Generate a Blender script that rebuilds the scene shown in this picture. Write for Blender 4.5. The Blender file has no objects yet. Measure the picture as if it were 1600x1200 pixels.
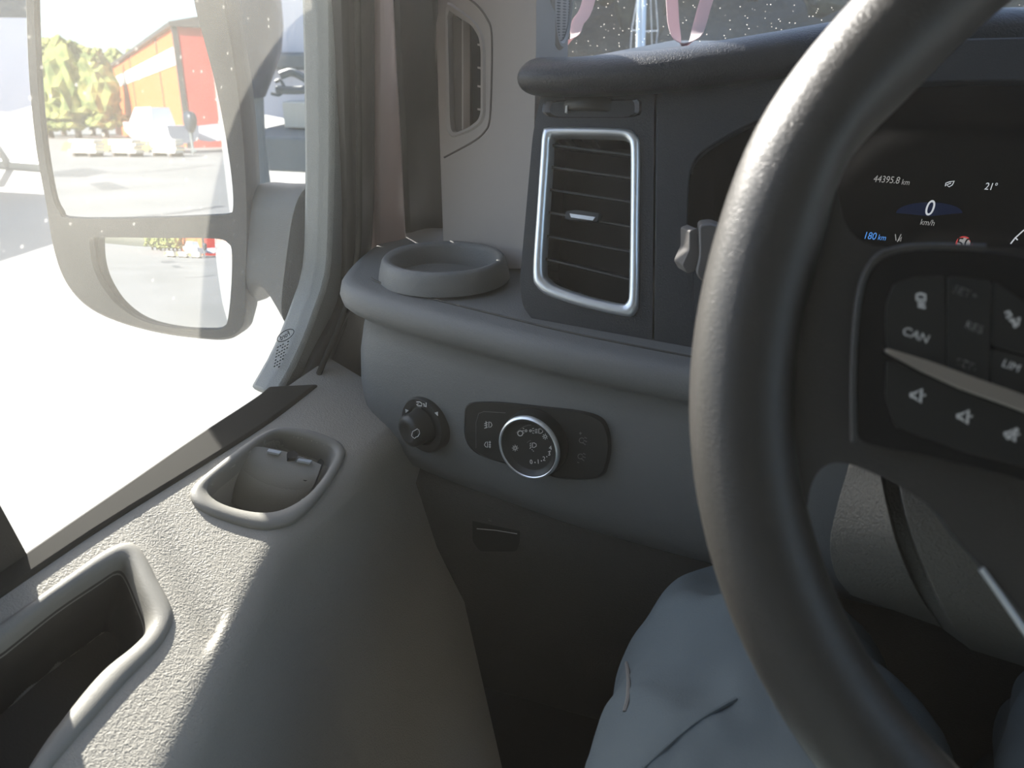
import bpy, bmesh, math, random
import numpy as np
from mathutils import Vector, Matrix
from mathutils.geometry import tessellate_polygon
random.seed(4)
S = bpy.context.scene
COL = S.collection
EYE = 1.80                       # height of the camera over the asphalt; every root is raised by this at the end

# ------------------------------------------------------------------ camera
YAW, PITCH, FPX = math.radians(20), math.radians(25), 1200.0
FWD = np.array([-math.sin(YAW)*math.cos(PITCH), math.cos(YAW)*math.cos(PITCH), -math.sin(PITCH)])
RT = np.array([math.cos(YAW), math.sin(YAW), 0.0]); UP = np.cross(RT, FWD)
cd = bpy.data.cameras.new('camera'); cam = bpy.data.objects.new('camera', cd); COL.objects.link(cam)
cd.sensor_width = 36; cd.lens = 27; cd.clip_start = .01; cd.clip_end = 3000
cam.matrix_world = Matrix(((RT[0], UP[0], -FWD[0], 0), (RT[1], UP[1], -FWD[1], 0), (RT[2], UP[2], -FWD[2], 0), (0, 0, 0, 1)))
cd.dof.use_dof = True; cd.dof.focus_distance = .68; cd.dof.aperture_fstop = 12
S.camera = cam
S.view_settings.view_transform = 'Standard'; S.view_settings.look = 'None'
S.view_settings.exposure = 0.0; S.view_settings.gamma = 1
S.view_settings.use_curve_mapping = False
S.cycles.use_denoising = True
S.cycles.max_bounces = 10; S.cycles.diffuse_bounces = 5; S.cycles.transparent_max_bounces = 16
S.cycles.caustics_reflective = False; S.cycles.caustics_refractive = False
S.cycles.sample_clamp_indirect = 6

# ------------------------------------------------------------------ sky and sun (front left, 33 degrees up)
SUN_EL, SUN_AZ = math.radians(33), math.atan2(-.84, .54)          # azimuth from +Y towards -X
w = bpy.data.worlds.new('sky'); S.world = w; w.use_nodes = True
nt = w.node_tree; bgn = nt.nodes['Background']
sk = nt.nodes.new('ShaderNodeTexSky'); sk.sky_type = 'NISHITA'; sk.sun_disc = False
sk.sun_elevation = SUN_EL; sk.sun_rotation = SUN_AZ; sk.air_density = 1.0; sk.dust_density = 1.6; sk.ozone_density = 1.2
nt.links.new(sk.outputs[0], bgn.inputs[0]); bgn.inputs[1].default_value = 0.40
sl = bpy.data.lights.new('sun', 'SUN'); sun = bpy.data.objects.new('sun', sl); COL.objects.link(sun)
sl.energy = 20; sl.angle = math.radians(.55); sl.color = (1, .95, .87)
SD = Vector((-.84*math.cos(SUN_EL), .54*math.cos(SUN_EL), math.sin(SUN_EL))).normalized()   # towards the sun
sun.rotation_euler = SD.to_track_quat('Z', 'Y').to_euler()

# ------------------------------------------------------------------ helpers
def A(*v): return np.array(v, float)
def nrm(v): v = np.asarray(v, float); return v/np.linalg.norm(v)
def ray(px, py): return FWD+(px-800)/FPX*RT+(600-py)/FPX*UP
class Plane:
    def __init__(s, p, n): s.p = A(*p); s.n = nrm(n)
    def hit(s, px, py): d = ray(px, py); return d*((s.p@s.n)/(d@s.n))
    def hits(s, pts): return [s.hit(*q) for q in pts]
    def off(s, d): return Plane(s.p+s.n*d, s.n)
def at(px, py, dep): return ray(px, py)*dep
LOC = {}
def tag(o, label=None, cat=None, group=None, kind=None):
    if label: o['label'] = label
    if cat: o['category'] = cat
    if group: o['group'] = group
    if kind: o['kind'] = kind
    return o
def thing(name, loc, label, cat, group=None, kind=None):
    o = bpy.data.objects.new(name, None); COL.objects.link(o); o.location = Vector([float(c) for c in loc]); o.empty_display_size = .05
    LOC[o.name] = A(*loc); return tag(o, label, cat, group, kind)
def origin(o):
    while o is not None:
        if o.name in LOC: return LOC[o.name]
        o = o.parent
    return A(0, 0, 0)
def link(o, parent):
    COL.objects.link(o)
    if parent is not None: o.parent = parent
def mesh(name, vs, fs, m, parent=None, smooth=True, bevel=0, seg=2, sub=0, angle=35):
    off = origin(parent); vs = [tuple(np.asarray(v, float)-off) for v in vs]
    me = bpy.data.meshes.new(name); me.from_pydata(vs, [], [tuple(int(i) for i in f) for f in fs]); me.update()
    bm = bmesh.new(); bm.from_mesh(me); bmesh.ops.remove_doubles(bm, verts=bm.verts, dist=1e-6)
    bmesh.ops.recalc_face_normals(bm, faces=bm.faces); bm.to_mesh(me); bm.free()
    if m: me.materials.append(m)
    o = bpy.data.objects.new(name, me); link(o, parent)
    if bevel:
        b = o.modifiers.new('bevel', 'BEVEL'); b.width = bevel; b.segments = seg; b.limit_method = 'ANGLE'; b.angle_limit = math.radians(30)
        b.harden_normals = False
    if sub: sb = o.modifiers.new('sub', 'SUBSURF'); sb.levels = sub; sb.render_levels = sub
    if smooth:
        me.shade_smooth()
        if not sub:
            try: me.set_sharp_from_angle(angle=math.radians(angle))
            except Exception: pass
    return o
def cr(pts, n=6, closed=True):                                    # Catmull-Rom through points
    P = [np.asarray(p, float) for p in pts]; k = len(P); out = []
    rng = range(k) if closed else range(k-1)
    for i in rng:
        p0 = P[i-1] if (closed or i > 0) else 2*P[0]-P[1]; p1 = P[i]; p2 = P[(i+1) % k]
        p3 = P[(i+2) % k] if (closed or i+2 < k) else 2*P[-1]-P[-2]
        for j in range(n):
            t = j/n; out.append(.5*((2*p1)+(p2-p0)*t+(2*p0-5*p1+4*p2-p3)*t*t+(-p0+3*p1-3*p2+p3)*t**3))
    if not closed: out.append(P[-1])
    return out
def rnd(pts, r, n=5):                                             # polygon with corners rounded by radius r
    P = [np.asarray(p, float) for p in pts]; k = len(P); out = []
    for i in range(k):
        a, b, c = P[i-1], P[i], P[(i+1) % k]
        d1 = a-b; d2 = c-b; l1, l2 = np.linalg.norm(d1), np.linalg.norm(d2)
        q = min(r, l1*.48, l2*.48); s, e = b+d1/l1*q, b+d2/l2*q
        for j in range(n+1):
            t = j/n; out.append((1-t)**2*s+2*t*(1-t)*b+t*t*e)
    return out
def resample(P, n, closed=True):
    P = [np.asarray(p, float) for p in P]; Q = P+[P[0]] if closed else P
    L = np.cumsum([0]+[np.linalg.norm(Q[i+1]-Q[i]) for i in range(len(Q)-1)]); out = []
    for k in range(n):
        s = L[-1]*k/(n if closed else n-1); i = min(np.searchsorted(L, s, side='right')-1, len(Q)-2)
        f = (s-L[i])/max(L[i+1]-L[i], 1e-12); out.append(Q[i]*(1-f)+Q[i+1]*f)
    return out
def plate(name, outer, th, m, parent=None, holes=(), n=None, bevel=0, smooth=True, seg=2, angle=35):
    """slab: polygon (3-D points) extruded by th along -n (n towards the viewer), with holes"""
    outer = [np.asarray(p, float) for p in outer]
    if n is None:
        c = sum(outer)/len(outer); n = A(0, 0, 0)
        for i in range(len(outer)): n = n+np.cross(outer[i]-c, outer[(i+1) % len(outer)]-c)
        n = nrm(n); n = n if n@c < 0 else -n
    n = nrm(n); loops = [outer]+[[np.asarray(p, float) for p in h] for h in holes]
    top = [p for l in loops for p in l]; N = len(top)
    ax = nrm(np.cross(n, A(.3, .2, .9))); ay = np.cross(n, ax)
    tri = tessellate_polygon([[Vector((float(p@ax), float(p@ay), 0)) for p in l] for l in loops])
    vs = top+[p-n*th for p in top]; fs = [t for t in tri]+[(t[2]+N, t[1]+N, t[0]+N) for t in tri]
    s = 0
    for l in loops:
        k = len(l)
        for i in range(k): a, b = s+i, s+(i+1) % k; fs.append((a, b, b+N, a+N))
        s += k
    return mesh(name, vs, fs, m, parent, smooth, bevel, seg, angle=angle)
def loft(name, secs, m, parent=None, closed=True, caps=True, **k):
    n = len(secs[0]); vs = [p for s in secs for p in s]; fs = []
    for i in range(len(secs)-1):
        for j in range(n if closed else n-1):
            a = i*n+j; b = i*n+(j+1) % n; fs.append((a, b, b+n, a+n))
    if caps and closed: fs.append(tuple(range(n))); fs.append(tuple((len(secs)-1)*n+i for i in range(n)))
    return mesh(name, vs, fs, m, parent, **k)
def ring(name, outer, inner, n, prof, m, parent=None, cnt=120, **k):
    """closed ring: prof is a list of (f, h): f=0 outer loop .. 1 inner loop, h height along n"""
    c = sum(np.asarray(p) for p in inner)/len(inner); n = nrm(n); ax = nrm(np.cross(n, A(.3, .2, .9))); ay = np.cross(n, ax)
    def byang(L):
        L = resample(L, 720); th = np.array([math.atan2((p-c)@ay, (p-c)@ax) for p in L]); o = np.argsort(th); th = th[o]; L = np.array(L)[o]
        g = np.linspace(-math.pi, math.pi, cnt, endpoint=False)
        T = np.concatenate([th-2*math.pi, th, th+2*math.pi]); LL = np.concatenate([L, L, L])
        return np.stack([np.interp(g, T, LL[:, i]) for i in range(3)], -1)
    O, I = byang(outer), byang(inner)
    secs = [O*(1-f)+I*f+n*h for f, h in prof]
    return loft(name, secs, m, parent, closed=True, caps=False, **k)
def frames(P, closed=False):
    P = [np.asarray(p, float) for p in P]; T = []
    for i in range(len(P)):
        a = P[i-1] if (i > 0 or closed) else P[i]; b = P[(i+1) % len(P)] if (i < len(P)-1 or closed) else P[i]
        T.append(nrm(b-a))
    return P, T
def tube(name, pts, r, m, parent=None, closed=False, seg=12, upv=(0, 0, 1), ry=None, **k):
    P, T = frames(pts, closed); R = r if hasattr(r, '__len__') else [r]*len(P); RY = R if ry is None else (ry if hasattr(ry, '__len__') else [ry]*len(P))
    vs = []; fs = []; u = A(*upv); N = len(P); side = None
    for i, (p, t) in enumerate(zip(P, T)):
        s = np.cross(t, u)
        if np.linalg.norm(s) < 1e-3: s = side if side is not None else np.cross(t, A(1, .1, 0))
        s = nrm(s); side = s; v = np.cross(s, t)
        for j in range(seg):
            a = 2*math.pi*j/seg; vs.append(p+s*math.cos(a)*R[i]+v*math.sin(a)*RY[i])
    for i in range(N if closed else N-1):
        for j in range(seg):
            a = i*seg+j; b = i*seg+(j+1) % seg; c = ((i+1) % N)*seg; fs.append((a, b, c+(j+1) % seg, c+j))
    if not closed: fs.append(tuple(range(seg))); fs.append(tuple((N-1)*seg+i for i in range(seg)))
    return mesh(name, vs, fs, m, parent, **k)
def box(name, c, s, m, parent=None, rz=0, bevel=0, ax=None):
    c = A(*c); X = A(math.cos(rz), math.sin(rz), 0); Yv = A(-math.sin(rz), math.cos(rz), 0); Z = A(0, 0, 1)
    if ax: X, Yv, Z = [nrm(a) for a in ax]
    vs = [c+X*s[0]/2*i+Yv*s[1]/2*j+Z*s[2]/2*k for i in (-1, 1) for j in (-1, 1) for k in (-1, 1)]
    return mesh(name, vs, [(0, 1, 3, 2), (4, 6, 7, 5), (0, 4, 5, 1), (2, 3, 7, 6), (0, 2, 6, 4), (1, 5, 7, 3)], m, parent, smooth=bool(bevel), bevel=bevel, seg=3)
def lathe(name, c, axis, prof, m, parent=None, seg=64, **k):
    """prof: (radius, height along axis)"""
    axis = nrm(axis); X = nrm(np.cross(axis, A(.1, .3, .9) if abs(axis[2]) < .9 else A(1, 0, 0))); Yv = np.cross(axis, X); c = A(*c)
    secs = [[c+axis*h+(X*math.cos(2*math.pi*j/seg)+Yv*math.sin(2*math.pi*j/seg))*max(r, 1e-5) for j in range(seg)] for r, h in prof]
    return loft(name, secs, m, parent, **k)
def strokes(name, lines, plane, wd, m, parent=None, th=.00025):
    """thin raised printed lines; lines are px polylines laid on a plane"""
    vs = []; fs = []; n = plane.n
    for L in lines:
        P = [plane.hit(*q) for q in L]; closed = len(L) > 2 and tuple(L[0]) == tuple(L[-1])
        if closed: P = P[:-1]
        P, T = frames(P, closed); b = len(vs); N = len(P)
        for i, (p, t) in enumerate(zip(P, T)):
            s = nrm(np.cross(n, t))*wd/2
            vs += [p+s, p-s, p-s+n*th, p+s+n*th]
        for i in range(N if closed else N-1):
            a = b+i*4; c = b+((i+1) % N)*4
            for j in range(4): fs.append((a+j, a+(j+1) % 4, c+(j+1) % 4, c+j))
        if not closed: fs.append((b, b+1, b+2, b+3)); e = b+(N-1)*4; fs.append((e, e+3, e+2, e+1))
    return mesh(name, vs, fs, m, parent, smooth=False)
def circ(cx, cy, r, n=16, a0=0, a1=360, ry=None):
    ry = r if ry is None else ry
    L = [(cx+r*math.cos(math.radians(a0+(a1-a0)*i/n)), cy+ry*math.sin(math.radians(a0+(a1-a0)*i/n))) for i in range(n+1)]
    if a1-a0 == 360: L[-1] = L[0]
    return L
def text(name, s, p, X, n, size, m, parent=None, shear=0, ext=.0001, mirror=False, sx=1):
    cu = bpy.data.curves.new(name, 'FONT'); cu.body = s; cu.size = size; cu.align_x = 'CENTER'; cu.align_y = 'CENTER'; cu.shear = shear; cu.extrude = ext
    t = bpy.data.objects.new('t', cu); COL.objects.link(t); dg = bpy.context.evaluated_depsgraph_get(); dg.update()
    me = bpy.data.meshes.new_from_object(t.evaluated_get(dg)); bpy.data.objects.remove(t)
    X = nrm(X); n = nrm(n); X = nrm(X-n*(X@n)); Yv = np.cross(n, X)
    if mirror: X = -X
    off = origin(parent)
    for v in me.vertices:
        q = A(*p)+X*v.co.x*sx+Yv*v.co.y+n*v.co.z-off; v.co = Vector([float(c) for c in q])
    me.materials.clear(); me.materials.append(m); me.name = name
    o = bpy.data.objects.new(name, me); link(o, parent); return o
def struct(o): o['kind'] = 'structure'; return o

# ------------------------------------------------------------------ materials
def mat(name, col, rough=.5, metal=0, bump=None, spec=.5, emit=None, es=0, mott=None, coat=0, trans=0):
    m = bpy.data.materials.new(name); m.use_nodes = True; t = m.node_tree; b = t.nodes['Principled BSDF']
    b.inputs['Base Color'].default_value = (*col, 1); b.inputs['Roughness'].default_value = rough; b.inputs['Metallic'].default_value = metal
    b.inputs['Specular IOR Level'].default_value = spec; b.inputs['Coat Weight'].default_value = coat
    if emit: b.inputs['Emission Color'].default_value = (*emit, 1); b.inputs['Emission Strength'].default_value = es
    tc = t.nodes.new('ShaderNodeTexCoord')
    if bump:
        h = None
        for kind, sc, dist in bump:
            if kind == 'v':
                x = t.nodes.new('ShaderNodeTexVoronoi'); x.feature = 'SMOOTH_F1'; x.inputs['Scale'].default_value = sc; x.inputs['Smoothness'].default_value = .5; out = x.outputs['Distance']
                nz = t.nodes.new('ShaderNodeTexNoise'); nz.inputs['Scale'].default_value = sc*.6
                mx = t.nodes.new('ShaderNodeMixRGB'); mx.inputs[0].default_value = .006; t.links.new(tc.outputs['Object'], mx.inputs[1]); t.links.new(nz.outputs['Color'], mx.inputs[2])
                t.links.new(tc.outputs['Object'], nz.inputs['Vector']); t.links.new(mx.outputs[0], x.inputs['Vector'])
            else:
                x = t.nodes.new('ShaderNodeTexNoise'); x.inputs['Scale'].default_value = sc; x.inputs['Detail'].default_value = 3; out = x.outputs['Fac']; t.links.new(tc.outputs['Object'], x.inputs['Vector'])
            bp = t.nodes.new('ShaderNodeBump'); bp.inputs['Distance'].default_value = dist; bp.inputs['Strength'].default_value = 1; t.links.new(out, bp.inputs['Height'])
            if h: t.links.new(h, bp.inputs['Normal'])
            h = bp.outputs['Normal']
        t.links.new(h, b.inputs['Normal'])
    if mott:                                                      # (scale, second colour, contrast low, high)
        x = t.nodes.new('ShaderNodeTexNoise'); x.inputs['Scale'].default_value = mott[0]; x.inputs['Detail'].default_value = 6; t.links.new(tc.outputs['Object'], x.inputs['Vector'])
        r = t.nodes.new('ShaderNodeValToRGB'); r.color_ramp.elements[0].position = mott[2]; r.color_ramp.elements[1].position = mott[3]
        r.color_ramp.elements[0].color = (*col, 1); r.color_ramp.elements[1].color = (*mott[1], 1)
        t.links.new(x.outputs['Fac'], r.inputs[0]); t.links.new(r.outputs[0], b.inputs['Base Color'])
    return m
M = {}
M['door'] = mat('door_grain', (.37, .35, .31), .62, bump=[('v', 560, .0004), ('n', 900, .0001)], spec=.35)
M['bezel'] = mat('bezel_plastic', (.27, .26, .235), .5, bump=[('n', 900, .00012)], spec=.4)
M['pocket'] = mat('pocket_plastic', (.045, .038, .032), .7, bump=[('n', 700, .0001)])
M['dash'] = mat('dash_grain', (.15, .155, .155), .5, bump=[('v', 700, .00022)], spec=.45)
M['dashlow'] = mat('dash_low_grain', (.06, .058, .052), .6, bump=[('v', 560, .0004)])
M['black'] = mat('black_grain', (.016, .021, .027), .46, bump=[('v', 800, .00015)], spec=.45)
M['brow'] = mat('brow_grain', (.014, .017, .022), .42, bump=[('v', 650, .00025)], spec=.5)
M['pillar'] = mat('pillar_trim', (.36, .33, .305), .6, bump=[('n', 1500, .0001)], spec=.3)
M['pillar_d'] = mat('vent_grey_dark', (.10, .085, .075), .6)
M['rubber'] = mat('black_rubber', (.014, .013, .012), .38, bump=[('n', 80, .0003)])
M['rubber_g'] = mat('grey_rubber', (.022, .020, .016), .75, spec=.25)
M['paint_int'] = mat('aperture_paint', (.55, .40, .36), .3, spec=.6, coat=.5)
M['frame'] = mat('frame_plastic', (.33, .33, .30), .5, bump=[('n', 900, .0006)])
M['chrome'] = mat('satin_chrome', (.78, .82, .85), .34, .75)
M['silver'] = mat('silver_paint', (.45, .42, .38), .35, .8)
M['gloss'] = mat('gloss_black', (.007, .008, .009), .18, spec=.5)
M['switch'] = mat('switch_black', (.018, .019, .018), .4, spec=.4)
M['print'] = mat('white_print', (.62, .62, .60), .5)
M['printd'] = mat('faint_print', (.16, .16, .155), .5)
M['slat'] = mat('vent_slat', (.035, .037, .038), .42)
M['slat_b'] = mat('vent_back', (.006, .006, .006), .6)
M['leather'] = mat('wheel_leather', (.036, .034, .031), .42, bump=[('v', 900, .00012)], spec=.6)
M['shroud'] = mat('shroud_grain', (.09, .087, .078), .5, bump=[('v', 520, .0005)])
M['stalk'] = mat('stalk_plastic', (.10, .095, .09), .42)
M['cloth'] = mat('work_trousers', (.115, .14, .15), .85, bump=[('n', 900, .0003)], spec=.15)
M['cloth2'] = mat('pocket_cloth', (.21, .20, .185), .85, bump=[('n', 30, .004), ('n', 900, .0004)], spec=.15)
M['shoe'] = mat('shoe', (.03, .028, .025), .7)
M['carpet'] = mat('carpet', (.02, .019, .018), .95, bump=[('n', 600, .001)])
M['roofliner'] = mat('roofliner', (.42, .41, .38), .9)
M['white'] = mat('white_paint', (.82, .82, .80), .25, coat=.6)
M['gel'] = mat('white_gelcoat', (.62, .61, .66), .3, coat=.3)
M['grey'] = mat('grey_plastic', (.12, .14, .145), .5)
M['beige'] = mat('beige_box', (.55, .52, .44), .5)
M['dark'] = mat('dark_seal', (.01, .01, .01), .6)
M['housing'] = mat('mirror_housing', (.055, .054, .05), .5, bump=[('n', 900, .0005)])
M['mirror'] = mat('mirror_glass', (.56, .58, .60), .0, 1)
M['asphalt'] = mat('asphalt', (.21, .207, .195), .9, bump=[('n', 40, .004)], mott=(.35, (.25, .245, .235), .4, .65))
M['tyremark'] = mat('tyre_mark', (.12, .12, .12), .9)
M['orange'] = mat('orange_boards', (.60, .13, .03), .7)
M['red'] = mat('red_boards', (.45, .05, .035), .7)
M['wwhite'] = mat('white_boards', (.85, .83, .78), .7)
M['trim_d'] = mat('roof_dark', (.05, .045, .045), .6)
M['tree'] = mat('foliage_pale', (.10, .135, .04), .9, mott=(1.2, (.30, .30, .09), .4, .65))
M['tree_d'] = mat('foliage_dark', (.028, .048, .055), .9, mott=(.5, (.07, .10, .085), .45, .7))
M['bark'] = mat('bark', (.08, .06, .045), .9)
M['grass'] = mat('dry_grass', (.30, .27, .09), .95, mott=(3, (.42, .36, .16), .4, .6))
M['water'] = mat('fjord_water', (.02, .03, .035), .08, bump=[('n', .8, .002)])
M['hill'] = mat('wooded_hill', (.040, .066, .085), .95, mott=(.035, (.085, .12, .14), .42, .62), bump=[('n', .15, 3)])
M['engine'] = mat('outboard_cowl', (.012, .022, .038), .35, mott=(16, (.03, .045, .07), .5, .7))
M['mast'] = mat('mast_alloy', (.75, .76, .76), .35, .3)
M['tyre'] = mat('tyre', (.02, .02, .02), .8)
M['galv'] = mat('galvanised', (.35, .36, .36), .5, .6)
M['log'] = mat('pale_timber', (.62, .58, .50), .8)
M['screen'] = mat('display_black', (.004, .005, .006), .12)
M['lamp_w'] = mat('display_white', (.1, .1, .1), .5, emit=(.82, .86, .9), es=.62)
M['lamp_g'] = mat('display_grey', (.1, .1, .1), .5, emit=(.6, .6, .58), es=.42)
M['lamp_b'] = mat('display_blue', (.02, .03, .1), .5, emit=(.10, .36, .9), es=.75)
M['lamp_bl'] = mat('display_glow_blue', (.0, .0, .02), .5, emit=(.01, .04, .16), es=.13)
M['lamp_r'] = mat('display_red', (.1, 0, 0), .5, emit=(.7, .08, .08), es=.6)

def grille_mat():
    m = mat('grille', (.38, .35, .33), .5); t = m.node_tree; b = t.nodes['Principled BSDF']
    tc = t.nodes.new('ShaderNodeTexCoord'); v = t.nodes.new('ShaderNodeTexVoronoi'); v.inputs['Scale'].default_value = 400; v.inputs['Randomness'].default_value = .0
    r = t.nodes.new('ShaderNodeValToRGB'); r.color_ramp.interpolation = 'CONSTANT'
    r.color_ramp.elements[0].color = (.02, .018, .016, 1); r.color_ramp.elements[1].color = (.40, .37, .35, 1); r.color_ramp.elements[1].position = .38
    t.links.new(tc.outputs['Object'], v.inputs['Vector']); t.links.new(v.outputs['Distance'], r.inputs[0]); t.links.new(r.outputs[0], b.inputs['Base Color']); return m
M['grille'] = grille_mat()
def glass(name, tint, veil, spots=0, spotscale=90):
    """thin window pane: clear, with a sun-scattering film, imitating lens glare on the side window, and small dried drops"""
    m = bpy.data.materials.new(name); m.use_nodes = True; t = m.node_tree; N = t.nodes; Lk = t.links
    N.remove(N['Principled BSDF']); out = N['Material Output']
    tr = N.new('ShaderNodeBsdfTransparent'); tr.inputs[0].default_value = (*tint, 1)
    tl = N.new('ShaderNodeBsdfTranslucent'); tl.inputs[0].default_value = (.95, .93, .84, 1)
    gl = N.new('ShaderNodeBsdfGlossy'); gl.inputs['Roughness'].default_value = .02; gl.inputs[0].default_value = (1, 1, 1, 1)
    fr = N.new('ShaderNodeFresnel'); fr.inputs[0].default_value = 1.25
    tc = N.new('ShaderNodeTexCoord'); nz = N.new('ShaderNodeTexNoise'); nz.inputs['Scale'].default_value = 7; nz.inputs['Detail'].default_value = 5
    Lk.new(tc.outputs['Object'], nz.inputs['Vector'])
    mr = N.new('ShaderNodeMapRange'); mr.inputs['From Min'].default_value = .3; mr.inputs['From Max'].default_value = .75
    mr.inputs['To Min'].default_value = veil*.75; mr.inputs['To Max'].default_value = veil*1.35; Lk.new(nz.outputs['Fac'], mr.inputs['Value'])
    fac = mr.outputs[0]
    if spots:
        v = N.new('ShaderNodeTexVoronoi'); v.inputs['Scale'].default_value = spotscale; Lk.new(tc.outputs['Object'], v.inputs['Vector'])
        r = N.new('ShaderNodeMapRange'); r.inputs['From Min'].default_value = .14; r.inputs['From Max'].default_value = .07; r.inputs['To Min'].default_value = 0; r.inputs['To Max'].default_value = spots
        Lk.new(v.outputs['Distance'], r.inputs['Value']); ad = N.new('ShaderNodeMath'); ad.operation = 'ADD'; ad.use_clamp = True
        Lk.new(fac, ad.inputs[0]); Lk.new(r.outputs[0], ad.inputs[1]); fac = ad.outputs[0]
    m1 = N.new('ShaderNodeMixShader'); m2 = N.new('ShaderNodeMixShader')
    Lk.new(fac, m1.inputs[0]); Lk.new(tr.outputs[0], m1.inputs[1]); Lk.new(tl.outputs[0], m1.inputs[2])
    Lk.new(fr.outputs[0], m2.inputs[0]); Lk.new(m1.outputs[0], m2.inputs[1]); Lk.new(gl.outputs[0], m2.inputs[2]); Lk.new(m2.outputs[0], out.inputs[0])
    return m
M['glass_side'] = glass('glare_veiled_side_glass', (.95, .97, .96), .06, .10, 90)  # its pale scattering film is added to imitate lens glare
M['glass_wind'] = glass('windscreen_glass', (.86, .93, .98), .016, .35, 150)
M['glass_far'] = glass('clear_glass', (.9, .95, .95), .01)
def ribbon_mat():
    m = bpy.data.materials.new('ribbon'); m.use_nodes = True; t = m.node_tree; b = t.nodes['Principled BSDF']
    b.inputs['Base Color'].default_value = (.74, .62, .61, 1); b.inputs['Roughness'].default_value = .7
    tl = t.nodes.new('ShaderNodeBsdfTranslucent'); tl.inputs[0].default_value = (.72, .52, .54, 1); mx = t.nodes.new('ShaderNodeMixShader'); mx.inputs[0].default_value = .35
    t.links.new(b.outputs[0], mx.inputs[1]); t.links.new(tl.outputs[0], mx.inputs[2]); t.links.new(mx.outputs[0], t.nodes['Material Output'].inputs[0]); return m
M['ribbon'] = ribbon_mat()

# ------------------------------------------------------------------ cab shell (the setting)
FL = -1.02                                                        # cab floor below the eye
struct(box('floor', (.42, .35, FL-.03), (1.95, 2.9, .06), M['carpet']))
struct(box('ceiling', (.42, -.22, .66), (1.75, 1.75, .05), M['roofliner'], bevel=.02))
struct(box('wall_back', (.42, -1.12, -.2), (1.86, .05, 1.7), M['roofliner']))
def wall_right():
    x = 1.34; o = [A(x, -1.1, FL), A(x, 1.25, FL), A(x, 1.25, -.2), A(x, .72, .62), A(x, -1.1, .62)]
    h = [A(x, -.35, -.3), A(x, .78, -.3), A(x, .66, .5), A(x, -.35, .5)]
    return plate('wall_right', o, .06, M['door'], holes=[h], n=(1, 0, 0))
struct(wall_right())
struct(box('wall_front', (.42, 1.30, -.6), (1.9, .06, .95), M['carpet']))
# outer skin of the van seen in the mirror, with the driver's door part in front
def wall_left():
    x = -.545; o = [A(x, -4.7, -1.35), A(x, .10, -1.35), A(x, .10, .66), A(x, -4.7, .95)]
    h = rnd([A(x, -.32, -.30), A(x, .08, -.30), A(x, .08, .5), A(x, -.32, .5)], .05)
    return plate('wall_left', o, .05, M['white'], holes=[h], n=(-1, 0, 0), bevel=.02)
struct(wall_left())
# inner trim of the B pillar, seen at the left edge
GP = Plane((-.415, 0, -.30), (1, 0, -.13))                        # plane of the door window, leaning in towards the top
pb = GP.off(.0)
struct(plate('trim_1', rnd(pb.hits([(-420, 300), (-270, 300), (-150, 520), (2, 792), (52, 884), (46, 905), (-60, 990), (-420, 1200)]), .004), .05, M['pocket'], n=(1, 0, -.13), bevel=.004))

# ------------------------------------------------------------------ driver's door
door = thing('van_door', (-.40, .3, FL+.1), "driver's door with pale grey grained trim, release handle cup and grab pocket", 'car door')
SL, X0, ZB = .45, -.412, -.30
nS = nrm(A(SL, 0, 1)); SLP = Plane((X0, 0, ZB), nS)
def crest(y):
    t = max(0, .385-y); return -.330+.29*(t*t/(t+.02) if t > 0 else 0)
h_out = [(297, 778), (303, 760), (340, 728), (392, 690), (430, 672), (475, 673), (520, 688), (538, 704), (534, 726), (512, 762), (480, 800), (448, 822), (405, 828), (350, 814), (312, 797)]
h_in = [(325, 768), (338, 750), (372, 722), (402, 696), (432, 680), (470, 684), (508, 696), (522, 708), (516, 728), (492, 762), (462, 786), (425, 800), (385, 799), (345, 787)]
p_out = [(-160, 1085), (0, 975), (100, 905), (165, 860), (200, 848), (222, 862), (245, 905), (266, 945), (269, 972), (250, 1010), (200, 1062), (140, 1130), (80, 1200), (20, 1275), (-200, 1280)]
p_in = [(-140, 1100), (0, 1003), (90, 935), (165, 885), (190, 873), (204, 885), (222, 925), (236, 960), (234, 982), (212, 1008), (165, 1048), (110, 1112), (50, 1192), (0, 1260), (-160, 1262)]
def in_poly(x, y, P):
    c = np.zeros_like(x, bool); n = len(P); dmin = np.full_like(x, 9.)
    for i in range(n):
        x1, y1 = P[i-1]; x2, y2 = P[i]
        if y1 != y2: c ^= ((y1 > y) != (y2 > y)) & (x < (x2-x1)*(y-y1)/(y2-y1)+x1)
        L = (x2-x1)**2+(y2-y1)**2+1e-12; t = np.clip(((x-x1)*(x2-x1)+(y-y1)*(y2-y1))/L, 0, 1)
        dmin = np.minimum(dmin, np.hypot(x-x1-t*(x2-x1), y-y1-t*(y2-y1)))
    return c, dmin
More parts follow.
